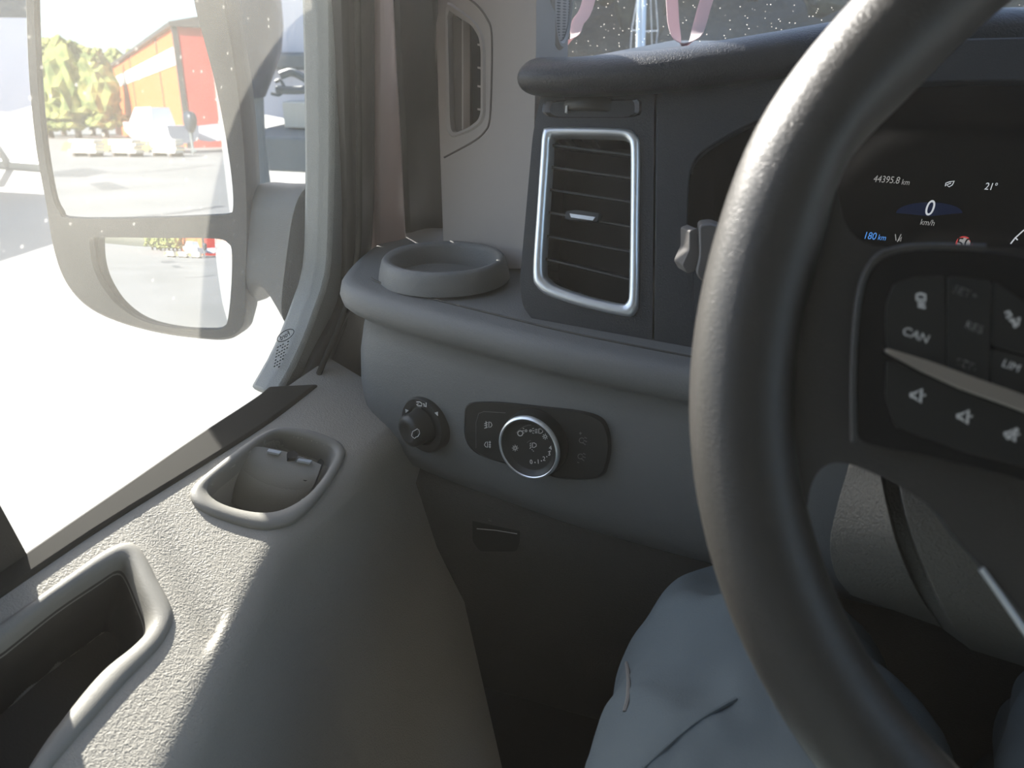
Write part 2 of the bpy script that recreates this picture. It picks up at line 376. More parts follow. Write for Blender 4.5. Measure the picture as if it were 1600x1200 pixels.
def door_panel():
    ys = np.linspace(-.25, .60, 480); S1 = np.linspace(0, 1, 84); rows = []
    hp = [(p[0], p[1]) for p in cr(SLP.hits(h_in), 4)]; pp = [(p[0], p[1]) for p in cr(SLP.hits(p_in), 4)]
    YY, SS = np.meshgrid(ys, S1, indexing='ij'); C = np.vectorize(crest)(YY)
    # slope part s<.8, then rolls over the crest and falls away
    s = SS; XX = np.where(s < .72, X0+(C-X0)*s/.72, C); ZZ = ZB-SL*(XX-X0)
    q = np.clip((s-.72)/.28, 0, 1); a0 = math.atan(SL); a1 = math.radians(80)
    # roll: arc of radius .03 over first 45 % then straight
    R = .035; f = np.clip(q/.45, 0, 1); ang = a0+(a1-a0)*f
    XX = XX+R*(np.sin(ang)-math.sin(a0)); ZZ = ZZ-R*(math.cos(a0)-np.cos(ang))
    g = np.clip((q-.45)/.55, 0, 1)*.62; XX = XX+g*math.cos(a1); ZZ = ZZ-g*math.sin(a1)
    # shallow hollow across the panel, running down and rearward
    gl0, gl1 = SLP.hit(245, 815), SLP.hit(345, 1000)
    dx, dy = gl1[0]-gl0[0], gl1[1]-gl0[1]; L = math.hypot(dx, dy); dist = ((XX-gl0[0])*dy-(YY-gl0[1])*dx)/L; al = ((XX-gl0[0])*dx+(YY-gl0[1])*dy)/L/L
    ZZ = ZZ-.005*np.exp(-(dist/.010)**2)*np.clip(al+.1, 0, 1)*(q < .05)
    for P, dep, soft in ((hp, .046, .008), (pp, .085, .004)):
        ins, d = in_poly(XX, YY, P); k = np.where(ins & (s < .75), np.clip((d+.001)/soft, 0, 1), 0); k = k*k*(3-2*k)
        XX = XX-nS[0]*dep*k; ZZ = ZZ-nS[2]*dep*k
    n = len(S1); vs = np.stack([XX, YY, ZZ], -1).reshape(-1, 3); fs = []
    for i in range(len(ys)-1):
        for j in range(n-1): a = i*n+j; fs.append((a, a+1, a+n+1, a+n))
    o = mesh('door_panel', vs, fs, M['door'], door, angle=180)
    return o
door_panel()
# pressed steel outside of the door, below the window
plate('outer_skin', [A(-.53, .10, -1.3), A(-.53, 1.6, -1.3), A(-.53, 1.6, -.43), A(-.53, .10, -.41)], .03, M['white'], door, n=(-1, 0, 0), bevel=.004)
plate('sill_cap', [A(-.53, .0, -.42), A(-.425, .0, -.315), A(-.425, .75, -.315), A(-.53, .75, -.42)], .006, M['rubber'], door, n=(0, 0, 1))
# dark pocket lining: sits against the pocket floor
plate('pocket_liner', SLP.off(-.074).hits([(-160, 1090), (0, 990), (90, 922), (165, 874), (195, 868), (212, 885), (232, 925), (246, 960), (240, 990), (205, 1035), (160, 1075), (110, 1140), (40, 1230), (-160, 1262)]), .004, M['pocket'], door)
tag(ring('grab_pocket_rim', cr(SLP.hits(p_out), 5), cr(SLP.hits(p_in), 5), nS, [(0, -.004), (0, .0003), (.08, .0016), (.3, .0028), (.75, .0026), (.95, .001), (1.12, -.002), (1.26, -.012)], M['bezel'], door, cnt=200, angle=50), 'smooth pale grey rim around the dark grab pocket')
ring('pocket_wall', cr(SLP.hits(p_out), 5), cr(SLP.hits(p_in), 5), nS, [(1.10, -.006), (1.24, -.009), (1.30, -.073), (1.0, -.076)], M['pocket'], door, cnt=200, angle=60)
hb = ring('handle_bezel', cr(SLP.hits(h_out), 5), cr(SLP.hits(h_in), 5), nS, [(0, -.004), (0, .0012), (.08, .0028), (.45, .0036), (.85, .0028), (.97, .0), (1.10, -.004), (1.22, -.012), (1.26, -.044), (.9, -.050)], M['bezel'], door, cnt=160, angle=60)
tag(hb, 'smooth grey oval surround of the door release')
def release_lever():
    top = SLP.off(.0005).hits([(394, 700), (405, 698), (440, 704), (478, 716), (502, 726)])
    mid = SLP.off(-.005).hits([(379, 716), (394, 722), (430, 733), (468, 745), (494, 749)])
    low = SLP.off(-.016).hits([(366, 738), (383, 750), (420, 764), (458, 773), (484, 770)])
    bot = SLP.off(-.036).hits([(352, 762), (372, 782), (410, 797), (444, 800), (472, 790)])
    rows = [cr(r, 5, False) for r in (top, mid, low, bot)]; rows = [list(x) for x in zip(*[cr(c, 5, False) for c in zip(*rows)])]
    n = len(rows[0]); vs = [p for r in rows for p in r]+[p-nS*.003-A(0, .003, 0) for r in rows for p in r]; N = len(rows)*n; fs = []
    for i in range(len(rows)-1):
        for j in range(n-1): a = i*n+j; fs += [(a, a+1, a+n+1, a+n), (a+N, a+n+N, a+n+1+N, a+1+N)]
    for i in range(len(rows)-1): a = i*n; fs += [(a, a+n, a+n+N, a+N), (a+n-1, a+n-1+N, a+2*n-1+N, a+2*n-1)]
    for j in range(n-1): fs += [(j, j+N, j+1+N, j+1), ((len(rows)-1)*n+j, (len(rows)-1)*n+j+1, (len(rows)-1)*n+j+1+N, (len(rows)-1)*n+j+N)]
    lv = mesh('release_lever', vs, fs, M['bezel'], door, angle=60)
    hp = SLP.off(.0)
    plate('hinge_block', rnd(SLP.off(.002).hits([(449, 706), (460, 703), (466, 709), (462, 716), (450, 716)]), .001), .008, M['rubber'], lv, n=nS)
    for q in ([(420, 701), (440, 705), (436, 709), (417, 705)], [(467, 716), (488, 719), (484, 723), (464, 719)]):
        tag(plate('spring_clip', SLP.off(.0025).hits(q), .002, M['chrome'], lv, n=nS), 'small bright metal clip')
release_lever()
plate('bearing_shadow_gap', rnd(SLP.off(-.006).hits([(502, 716), (507, 722), (497, 738), (478, 752), (470, 748), (486, 730)]), .002), .02, M['rubber'], door, n=nS)
# belt seal along the window
bs_out = [(-120, 980), (47, 862), (200, 757), (300, 688), (398, 624), (420, 606)]
bs_in = [(-120, 1013), (55, 892), (175, 812), (330, 716), (425, 655), (497, 600)]
def strip(name, a, b, pl1, pl2, h, th, m, parent, bevel=.002):
    A1 = cr(pl1.hits(a), 6, False); B1 = cr(pl2.hits(b), 6, False); A1 = resample(A1, 40, False); B1 = resample(B1, 40, False)
    secs = [[p-A(0, 0, th), p+A(0, 0, h), q+A(0, 0, h*.3), q-A(0, 0, th)] for p, q in zip(A1, B1)]
    return loft(name, secs, m, parent, bevel=bevel, angle=40)
bz = Plane((0, 0, ZB+.002), (0, 0, 1))
strip('belt_seal', bs_out, bs_in, bz, SLP.off(.002), .002, .02, M['rubber_g'], door)
# window frame seen upright in front of the glass: posts on the door plane
FP = Plane((-.425, 0, -.30), (1, 0, -.13))
fr_out = [(526, -900), (521, -420), (518, -140), (519, 60), (519, 200), (518, 300), (513, 420), (496, 480), (478, 528), (458, 572), (432, 618)]
fr_in = [(544, -900), (539, -420), (536, -140), (541, 60), (544, 200), (546, 300), (547, 420), (540, 478), (515, 535), (495, 578), (445, 625)]
def band(name, L, R, plane, th, m, parent, bevel=.003, n=44, d2=0.0, bow=0):
    a = resample(cr(plane.hits(L), 6, False), n, False); b = resample(cr(plane.off(d2).hits(R), 6, False), n, False); nn = plane.n
    secs = [[p-nn*th, p, (p+q)/2+nn*bow, q, q-nn*th] for p, q in zip(a, b)]
    return loft(name, secs, m, parent, bevel=bevel, angle=40)
band('window_frame', fr_out, fr_in, FP, .03, M['frame'], door, .004, bow=.003)
band('frame_seal', [(545, -900), (540, -420), (537, -140), (541, 60), (545, 200), (548, 330), (546, 430), (538, 478), (510, 535), (488, 580), (478, 610)],
     [(595, -900), (590, -420), (587, -140), (588, 60), (588, 200), (586, 330), (580, 400), (560, 462), (536, 510), (514, 560), (500, 600)], FP.off(.012), .03, M['rubber'], door, .004, bow=.004)
tube('seal_lip', cr(FP.off(.020).hits([(565, -900), (560, -420), (557, -140), (559, 20), (560, 120), (561, 250), (560, 380), (548, 455), (528, 515), (506, 565), (492, 600)]), 6, False), .0028, M['rubber_g'], door)
plate('front_corner_trim', FP.off(.004).hits([(500, 600), (520, 560), (540, 510), (552, 440), (610, 430), (610, 690), (520, 660)]), .02, M['rubber'], door, n=FP.n, bevel=.002)
# door glass, with the printed maker's mark in the lower front corner
gp = FP.off(-.014)
gl = plate('window_pane', gp.hits([(-400, 1190), (46, 868), (200, 762), (398, 629), (450, 600), (500, 560), (520, 400), (520, 100), (520, -350), (-400, -350)]), .0001, M['glass_side'], door, n=FP.n)
# a single sheet is enough for a thin pane: keep only the front face
me = gl.data; bm = bmesh.new(); bm.from_mesh(me)
nn = Vector([float(c) for c in FP.n]); bmesh.ops.delete(bm, geom=[f for f in bm.faces if f.normal.dot(nn) < .5], context='FACES'); bm.to_mesh(me); bm.free()
lp = gp.off(.001); gx = nrm(lp.hit(462, 508)-lp.hit(432, 528))
lu, lv_ = (12.5, -8.0), (3.6, 5.6)
strokes('glass_logo_oval', [[(446+lu[0]*math.cos(a)+lv_[0]*math.sin(a), 524+lu[1]*math.cos(a)+lv_[1]*math.sin(a)) for a in [2*math.pi*i/28 for i in range(28)]]+[(446+lu[0], 524+lu[1])]], lp, .0007, M['dark'], gl)
gx = nrm(lp.hit(446+lu[0], 524+lu[1])-lp.hit(446-lu[0], 524-lu[1]))
text('glass_logo_script', 'Ford', lp.hit(446, 524), gx, lp.n, .0078, M['dark'], gl, shear=.35, mirror=True)
random.seed(9); L = []
for r in range(8):
    bx, by = 433-r*.9, 543+r*5.0
    for k in range(5):
        if random.random() < .75: L.append([(bx+k*4, by-k*2.2), (bx+k*4+2.2, by-k*2.2-1.2)])
strokes('glass_fine_print', L, lp, .0011, M['dark'], gl)

# ------------------------------------------------------------------ body aperture and A pillar (setting)
AP = Plane((-.385, .70, -.2), (.8, -.45, -.11))
struct(band('trim_2', [(596, -800), (590, -420), (586, -160), (588, 60), (589, 200), (589, 330), (588, 398)], [(622, -800), (616, -420), (612, -160), (620, 60), (628, 200), (634, 330), (638, 398)], AP, .05, M['paint_int'], None, .006, bow=.004))
struct(band('trim_3', [(618, -800), (612, -420), (608, -160), (617, 60), (625, 200), (631, 330), (634, 400)], [(686, -800), (680, -420), (684, -160), (694, 60), (700, 200), (706, 330), (712, 402)], AP.off(-.012), .05, M['rubber'], None, .012, bow=-.01))
EP = Plane((-.295, .68, -.20), (-.108*0-.31, -.93, .22))
e_o = [(664, -700), (838, -700), (838, 0), (838, 60), (837, 130), (828, 420), (694, 420), (686, 200), (680, 0)]
dv_in = [(700, 14), (712, 24), (738, 40), (749, 58), (752, 80), (752, 176), (748, 188), (732, 200), (712, 208), (706, 205), (704, 190)]
trim = struct(plate('wall_front_pillar', EP.hits(e_o), .03, M['pillar'], None, holes=[rnd(EP.hits(dv_in), .004, 3)], n=EP.n, bevel=.004, angle=30))
def pillar_side():
    secs = []
    for y in (-700, -350, -120, 0, 60, 110, 200):
        P = EP.hit(838, y); secs.append([P+A(-.03, .012, 0), P+A(-.012, .006, 0), P+A(-.003, .004, 0), P+A(.002, .010, 0), P+A(.0035, .025, 0), P+A(-.001, .07, 0), P+A(-.0065, .122, 0), P+A(-.03, .125, 0)])
    return loft('wall_pillar_side', secs, M['pillar'], None, closed=True, angle=60)
struct(pillar_side())
vent = thing('demister_vent', EP.hit(725, 205), 'slim grey demister vent set in the front pillar trim', 'air vent')
dv_out = [(690, -40), (722, -10), (745, 8), (760, 28), (768, 52), (768, 120), (765, 186), (757, 206), (738, 222), (694, 246)]
tube('surround_seam', cr(EP.off(.0004).hits(dv_out), 6, False), .0009, M['pillar_d'], vent)
ring('surround', rnd(EP.hits([(698, 0), (722, 16), (744, 34), (756, 54), (759, 80), (759, 180), (753, 194), (736, 206), (706, 216), (698, 205)]), .006, 4), rnd(EP.hits(dv_in), .004, 4), EP.n, [(0, .0002), (.3, .0022), (1, .001), (1, -.022), (.8, -.022)], M['pillar'], vent, cnt=120)
plate('duct', EP.off(-.020).hits([(690, 0), (760, 0), (760, 215), (690, 215)]), .004, M['slat_b'], vent, n=EP.n)
plate('duct_wall', EP.off(-.006).hits([(700, 14), (722, 34), (727, 206), (705, 208)]), .012, M['pillar_d'], vent, n=EP.n)
box('slat', (EP.off(-.006).hit(728, 30)+EP.off(-.006).hit(728, 202))/2, (.0016, .010, .102), M['pillar'], vent, ax=(np.cross(EP.n, nrm(EP.hit(728, 30)-EP.hit(728, 202))), EP.n, EP.hit(728, 30)-EP.hit(728, 202)))
for yy in (70, 106, 135, 171): plate('guide_tooth', EP.off(-.001).hits([(746, yy-2), (754, yy-1), (754, yy+1.5), (746, yy+1)]), .004, M['pillar'], vent, n=EP.n)
# tweeter grille on the inner face of the pillar
gc = EP.hit(838, -8)+A(.0032, .066, 0); gn = nrm(A(.995, .09, .0))
sp = thing('speaker_grille', gc-A(0, 0, .05), 'round perforated speaker grille at the top of the grey pillar trim', 'speaker')
lathe('perforated_disc', gc, gn, [(0, .001), (.036, .001), (.038, 0), (.038, -.006)], M['grille'], sp)
lathe('grille_ring', gc, gn, [(.038, .001), (.040, .003), (.043, .003), (.046, 0), (.046, -.012), (.038, -.012)], M['pillar'], sp, caps=False)

# ------------------------------------------------------------------ dashboard
dash = thing('dashboard', (.3, .62, FL), 'dashboard with charcoal top, grey lower face and cup holder shelf by the door', 'dashboard')
plan = [(-.405, .78), (-.398, .68), (-.385, .61), (-.368, .566), (-.338, .546), (-.277, .530), (-.21, .519), (-.149, .510), (-.047, .505), (.1, .503), (.5, .503), (1.3, .503)]
PL = [np.array(p) for p in cr([A(*p) for p in plan], 8, False)]; PL = resample(PL, 150, False)
def plan_n(P):
    _, T = frames([A(p[0], p[1], 0) for p in P]); return [nrm(A(-(-t[1]), -t[0], 0))*1 for t in T]
PN = []
_, TT = frames([A(p[0], p[1], 0) for p in PL])
for t in TT: PN.append(nrm(np.cross(t, A(0, 0, 1))))              # outward (towards the driver / the door)
def shelf_z(x): return -.204-.05*(x+.37) if x < .1 else -.2275
def dash_body():
    prof = [(-.30, 0, 1), (-.012, 0, 1), (-.004, -.001, 1), (.0, -.006, 1), (.002, -.014, 1), (.0, -.022, 1), (-.005, -.027, 1), (-.014, -.031, 1), (-.019, -.038, 1), (-.016, -.050, 1),
            (-.012, -.07, 1), (-.010, -.10, 1), (-.012, -.13, 1), (-.016, -.155, 1), (-.026, -.175, 1), (-.045, -.19, 1), (-.075, -.20, 1)]
    secs = []
    for p, n in zip(PL, PN):
        x = p[0]; zt = shelf_z(x); inner = A(max(x, -.30)+0.0, .80, zt)
        pts = []
        for i, (o, dz, _) in enumerate(prof):
            if i == 0: pts.append(A(min(max(x, -.37), 1.3), .84, zt)); continue
            k = 1 if i > 9 else 1
            lower = 1.0 if dz > -.03 else 1.0
            pts.append(A(p[0], p[1], 0)+n*o+A(0, 0, zt+dz*lower))
        secs.append(pts)
    return loft('lower_dash', secs, M['dash'], dash, closed=False, caps=False, angle=55)
dash_body()
# crease line on the shelf top
cl = [A(p[0], p[1], 0)+n*-.026+A(0, 0, shelf_z(p[0])+.0006) for p, n in zip(PL, PN)][18:]
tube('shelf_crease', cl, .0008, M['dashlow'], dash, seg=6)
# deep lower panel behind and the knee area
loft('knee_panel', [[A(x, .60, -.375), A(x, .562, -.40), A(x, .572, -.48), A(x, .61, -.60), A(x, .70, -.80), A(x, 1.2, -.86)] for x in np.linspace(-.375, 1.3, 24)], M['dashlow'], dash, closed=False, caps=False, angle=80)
# cup holder
cc = A(-.288, .612, -.2045)
lathe('cup_holder', cc, (0, 0, 1), [(.0595, -.002), (.0575, .008), (.0555, .0145), (.053, .0175), (.049, .0170), (.0465, .013), (.0455, 0), (.044, -.010), (.042, -.0105), (0.001, -.011)], M['dash'], dash, caps=False, angle=60)

# vent panel
VS = .35; VP = Plane((-.15, .552, -.215), (0, -1, VS))
v_o = [(850, 124), (846, 146), (838, 180), (832, 215), (812, 440), (816, 478), (836, 505), (870, 520), (950, 535), (1019, 548), (1022.5, 126)]
fr_o = [(849, 207), (860, 200), (925, 200), (980, 203), (995, 212), (1000, 232), (999, 350), (998, 470), (992, 490), (980, 495), (920, 482), (862, 464), (840, 448), (834, 425), (840, 330), (846, 240)]
fr_i = [(861, 218), (872, 213), (925, 213), (972, 215), (982, 223), (985.5, 237), (985, 350), (983, 462), (980, 471), (970, 475), (920, 464), (872, 448), (856, 437), (849, 420), (854, 330), (860, 242)]
pv = plate('vent_panel', rnd(VP.hits(v_o), .006, 4), .05, M['black'], dash, holes=[cr(VP.hits(fr_i), 4)], n=VP.n, bevel=.0025, angle=30)
# cluster panel with the recess opening
w_o = [(1025, 126), (1150, 112), (1290, 85), (1480, 60), (1700, 55), (1900, 55), (1900, 640), (1600, 640), (1300, 600), (1090, 566), (1021, 549)]
w_h = [(1074, 350), (1077, 290), (1080, 258), (1100, 235), (1150, 205), (1200, 182), (1290, 150), (1450, 128), (1800, 124), (1800, 470), (1400, 470), (1120, 440), (1078, 420)]
plate('cluster_panel', VP.hits(w_o), .012, M['black'], dash, holes=[rnd(VP.hits(w_h), .012, 4)], n=VP.n, bevel=.0015, angle=30)
hole = rnd(VP.hits(w_h), .012, 4); back = [p+A(0, .17, -.0)+A(.0, 0, -.01) for p in hole]
loft('cluster_recess', [hole, back], M['gloss'], dash, closed=True, caps=False, angle=40)
# padded brow
brow_c = [A(-.207, .618, -.036), A(-.19, .612, -.036), A(-.16, .610, -.035), A(-.10, .612, -.030), A(-.03, .625, -.020), A(.03, .645, -.011), A(.10, .665, -.006), A(.25, .68, -.006), A(.6, .68, -.01), A(1.3, .66, -.05)]
bc = cr(brow_c, 8, False); n = len(bc)
rr = [(.026*(min(1, .35+i/5.)**.6 if i < 4 else 1)) for i in range(n)]
tube('padded_brow', bc, rr, M['brow'], dash, seg=28, ry=[r*(.54+.12*min(1, max(0, (p[0]+.2)/.25))) for r, p in zip(rr, bc)], angle=80)
loft('dash_top', [[p+A(0, -.002, .0125), p+A(0, .10, .008), A(p[0], 1.28, -.02), A(p[0], 1.30, -.2)] for p in bc], M['brow'], dash, closed=False, caps=False, angle=80)
# ---- air vent unit
av = thing('air_vent', VP.hit(920, 500), 'tall dashboard air vent with satin chrome frame and horizontal slats', 'air vent')
ring('chrome_frame', cr(VP.hits(fr_o), 4), cr(VP.hits(fr_i), 4), VP.n, [(0, -.002), (0, .002), (.2, .0045), (.5, .0052), (.85, .004), (1, .001), (1.05, -.01)], M['chrome'], av, cnt=200, angle=60)
wl = cr(VP.hits(fr_i), 4); loft('vent_duct', [wl, [p-VP.n*.045 for p in wl]], M['gloss'], av, closed=True, caps=False)
plate('duct_back', VP.off(-.045).hits([(835, 190), (1010, 190), (1010, 510), (835, 500)]), .004, M['slat_b'], av, n=VP.n)
for (x0, y0, x1, y1) in ((862, 227, 988, 243), (860, 261, 988, 279), (856, 296, 988, 316), (852, 331, 988, 355), (850, 368, 988, 394), (850, 404, 986, 437)):
    a, b = VP.off(-.006).hit(x0, y0), VP.off(-.006).hit(x1, y1); X = b-a; d = nrm(A(0, 1, -.25)); wn = nrm(np.cross(X, d)); e = d*.020
    secs = [[a+X*t-wn*.0011, a+X*t-wn*.0006-d*.0012, a+X*t+wn*.0006-d*.0012, a+X*t+wn*.0011, a+X*t+e+wn*.0006, a+X*t+e-wn*.0006] for t in (0, .5, 1)]
    loft('slat', secs, M['slat'], av, angle=60)
tb = plate('slat_tab', rnd(VP.off(.001).hits([(884, 330), (900, 328), (936, 333), (934, 346), (900, 344), (882, 342)]), .0015), .012, M['slat'], av, n=VP.n, bevel=.001)
tag(plate('tab_insert', VP.off(.0022).hits([(890, 333.5), (930, 339), (926, 344.5), (892, 339.5)]), .002, M['chrome'], tb, n=VP.n), 'small bright silver strip')
# ---- thumbwheel
tw = thing('vent_thumbwheel', VP.hit(928, 183), 'small black ribbed thumbwheel in a slot above the chrome-framed air vent', 'dial')
ring('slot_bezel', rnd(VP.hits([(850, 157), (1003, 155), (1002, 180), (985, 184), (860, 184), (846, 176)]), .003), rnd(VP.hits([(874, 161), (978, 159), (981, 170), (976, 182), (880, 181), (872, 176)]), .002), VP.n, [(0, 0), (.15, .0008), (.9, -.001), (1, -.006)], M['gloss'], tw, cnt=100)
c0 = VP.off(-.022).hit(928, 174); ax_ = nrm(A(0, VS, 1)); 
def thumb():
    secs = []; R = .0285
    for h in (-.0052, -.0042, .0042, .0052):
        r0 = R-(.001 if abs(h) > .005 else 0)
        secs.append([c0+ax_*h+(A(1, 0, 0)*math.cos(t)+nrm(np.cross(ax_, A(1, 0, 0)))*math.sin(t))*(r0+.0004*(k % 2)) for k, t in enumerate([2*math.pi*j/180 for j in range(180)])])
    return loft('wheel', secs, M['switch'], tw, angle=60)
thumb()
tag(plate('index_mark', VP.off(.0042).hits([(883.5, 165), (886.5, 164.5), (885.5, 176), (882.5, 176)]), .003, M['print'], tw, n=VP.n), 'short white index line')

# ---- face plane for the switches
f1, f2 = A(-.277, .530+.012, -.31), A(-.149, .510+.012, -.315)
fn = nrm(np.cross(f2-f1, A(0, .07, 1))); fn = fn if fn[1] < 0 else -fn
FA = Plane(f1, fn).off(.0)
def zoom(L): return L
hp_o = [(727, 648), (731, 634), (745, 629), (790, 630), (860, 638), (905, 645), (935, 656), (947, 675), (950, 700), (946, 725), (938, 742), (918, 747), (870, 745), (810, 729), (760, 714), (737, 700), (728, 680)]
hl = thing('headlight_switch_panel', FA.hit(838, 746), 'oblong black headlight switch panel with chrome-ringed rotary knob', 'switch panel')
fp = FA.off(.004)
plate('panel', cr(fp.hits(hp_o), 4), .014, M['switch'], hl, n=fn, bevel=.002)
ring('panel_edge', cr(FA.off(.0005).hits([(x+(x-838)*.035, y+(y-688)*.06) for x, y in hp_o]), 4), cr(fp.hits(hp_o), 4), fn, [(0, -.004), (.4, .0), (1, .0002)], M['switch'], hl)
kc = fp.hit(838, 690)
kb = lathe('rotary_knob', kc, fn, [(.0285, 0), (.0285, .004), (.0272, .012), (.0262, .0145), (.024, .0150), (.0205, .0120), (.0195, .0118), (0, .0118)], M['switch'], hl, angle=50)
kr = lathe('chrome_ring', kc, fn, [(.0272, .0122), (.0266, .0150), (.0252, .0156), (.0245, .0148)], M['chrome'], kb, caps=False, angle=60); kr['label'] = 'thin bright chrome ring'
kp = Plane(kc, fn).off(.0119)

def sym(name, L, pl, wd=.0007, m='print', par=None): return strokes(name, L, pl, wd, M[m], par)
sym('off_symbol', [circ(813, 677, 4, 14)], kp, .0007, 'print', kb)
sym('side_light_symbol', [circ(822, 673, 1.6, 8), circ(829, 673, 1.6, 8), [(819, 670), (817, 669)], [(819, 673), (816, 673)], [(819, 676), (817, 677)], [(832, 670), (834, 669)], [(832, 673), (835, 673)], [(832, 676), (834, 677)]], kp, .0005, 'print', kb)
sym('headlamp_symbol', [[(842, 670), (842, 677), (845, 677), (848, 675), (848, 672), (845, 670), (842, 670)], [(840, 671), (836, 671)], [(840, 673.5), (836, 673.5)], [(840, 676), (836, 676)]], kp, .0005, 'print', kb)
def sunsym(cx, cy, r): return [circ(cx, cy, r, 10)]+[[(cx+r*1.5*math.cos(a), cy+r*1.5*math.sin(a)), (cx+r*2.3*math.cos(a), cy+r*2.3*math.sin(a))] for a in [math.pi/4*i for i in range(8)]]
sym('auto_light_symbol', sunsym(852, 682, 2), kp, .0005, 'print', kb)
sym('brightness_symbol', sunsym(805, 700, 2.1), kp, .0006, 'print', kb)
sym('beam_level_symbol', [[(832, 692), (832, 699), (835, 699), (838, 697), (838, 694), (835, 692), (832, 692)], [(830, 692), (828, 694)], [(830, 695), (828, 697)], [(830, 698), (828, 701)], [(831, 702), (832, 703)], [(833, 704.5), (834, 705)]], kp, .0005, 'print', kb)
KX = nrm(kp.hit(860, 700)-kp.hit(800, 692))
for ch, x, y in (('0', 830, 722), ('1', 841, 721.5), ('2', 850, 717), ('3', 858, 709), ('4', 860, 700)): text('level_number', ch, kp.hit(x, y), KX, fn, .0052, M['print'], kb)
for x, y in ((836, 722.5), (846, 720), (854.5, 713.5), (859.5, 705)): sym('level_dot', [[(x-.8, y), (x+.8, y)]], kp, .0008, 'print', kb)
sym('knob_arc', [circ(831, 694, 30, 12, 215, 268), circ(831, 697, 9, 6, 215, 262)], kp, .0003, 'printd', kb)
pp2 = fp.off(.0002)
sym('front_fog_symbol', [[(764, 659), (764, 668), (767, 667), (769, 664), (767, 660), (764, 659)], [(762, 660), (757, 662)], [(762, 663.5), (757, 665)], [(762, 667), (757, 669)], [(759.5, 658), (760, 669)]], pp2, .0006, 'print', hl)
sym('rear_fog_symbol', [[(762, 690), (762, 699), (759, 698), (757, 695), (759, 691), (762, 690)], [(764, 691), (767, 691)], [(764, 695), (767, 695)], [(764, 698), (767, 698)], [(765.5, 689), (765.5, 700)]], pp2, .0006, 'print', hl)
sym('dim_up_symbol', [[(905, 677), (909, 677)], [(907, 675), (907, 679)], circ(909, 688, 4, 8, 40, 330), [(913, 683), (917, 685)], [(912, 688), (917, 690)], [(911, 692), (915, 695)]], pp2, .0006, 'printd', hl)
sym('dim_down_symbol', [[(902, 722), (905, 723)], circ(907, 713, 4, 8, 40, 330), [(911, 708), (915, 710)], [(910, 713), (915, 715)], [(909, 717), (913, 720)]], pp2, .0006, 'printd', hl)
sym('button_outline', [[(744, 700), (744, 660), (748, 646), (756, 643), (790, 645)]], pp2, .0004, 'printd', hl)
# ---- mirror adjuster
ma = thing('mirror_adjuster', FA.hit(660, 708), 'small round black knob with white arrows, left of the headlight switch', 'knob')
mc = FA.off(.003).hit(661, 664); mn = nrm(fn+A(-.18, 0, 0))
lathe('ring_base', mc, mn, [(.0265, -.012), (.0262, .000), (.0245, .0022), (.0185, .0018), (.0165, -.001), (.001, -.001)], M['switch'], ma, angle=50)
kn = lathe('joystick', mc+A(-.001, 0, -.001), nrm(mn+A(-.12, 0, -.10)), [(.0165, -.001), (.0150, .006), (.0152, .012), (.0140, .0155), (.010, .0172), (.0085, .0172), (.0075, .0165), (.0005, .0162)], M['switch'], ma, angle=60)
mp = Plane(mc, mn).off(.0023); jp = Plane(mc, nrm(mn+A(-.12, 0, -.10))).off(.0178)
sym('left_arrow', [[(634, 640), (638, 641), (634, 644), (634, 640)], [(635, 641), (636, 642)]], mp, .0012, 'print', ma)
sym('right_arrow', [[(680, 645), (684, 644), (684, 649), (680, 645)], [(683, 645), (683, 647)]], mp, .0012, 'print', ma)
sym('fold_symbol', [[(651, 628), (656, 628), (659, 630), (659, 634), (653, 634), (651, 632), (654, 631)], [(661, 631), (664, 632)], [(662, 634), (666, 635)], [(666, 629), (666, 636)]], mp, .0008, 'print', ma)
sym('mirror_symbol', [[(643, 681), (645, 674), (649, 672), (652, 670), (655, 672), (656, 677), (653, 682), (650, 683), (648, 685), (645, 683), (643, 681)]], jp, .0006, 'print', kn)
# ---- small switch block under the panel
sb = thing('switch_block', at(775, 850, .66), 'small dark button block with a bright slot line, below the headlight switch', 'switch panel')
SP = Plane((-.22, .565, -.41), (0, -1, -.05))
plate('block', rnd(SP.hits([(738, 770), (812, 778), (812, 850), (806, 862), (750, 862), (738, 846)]), .004), .05, M['switch'], sb, n=SP.n, bevel=.002)
sym('button_symbol', [[(760, 778), (767, 779)], [(761, 781), (766, 782)]], SP.off(.0003), .0006, 'printd', sb)
sym('button_symbol', [[(762, 810), (769, 811)], [(763, 813), (768, 814)]], SP.off(.0003), .0006, 'printd', sb)
tag(sym('slot_line', [[(745, 826), (775, 828.5), (808, 834)]], SP.off(.0003), .0007, 'silver' if False else 'print', sb), 'thin bright line')
# ---- instrument display
ID = Plane((.1, .742, -.14), (-.05, -1, .22)); IX = nrm(ID.hit(1560, 294)-ID.hit(1380, 281))
idp = thing('instrument_display', ID.hit(1450, 420), 'black instrument display showing speed zero, seen through the steering wheel', 'instrument display')
plate('screen', rnd(ID.hits([(1060, 80), (1900, 90), (1900, 560), (1060, 480)]), .01), .012, M['screen'], idp, n=ID.n, bevel=.002)
dp = ID.off(.0008)
def dtext(nm, s, px, py, hpx, m, sh=.12):
    d = np.linalg.norm(dp.hit(px, py+hpx/2)-dp.hit(px, py-hpx/2)); return text(nm, s, dp.hit(px, py), IX, dp.n, d/.70, M[m], idp, shear=sh, sx=.8)
dtext('mileage_text', '44395.8', 1385, 281, 10.5, 'lamp_g'); dtext('mileage_unit', 'km', 1415, 285, 8.5, 'lamp_g')
dtext('speed_digit', '0', 1452, 326, 24, 'lamp_w'); dtext('speed_unit', 'km/h', 1449, 348, 9, 'lamp_g')
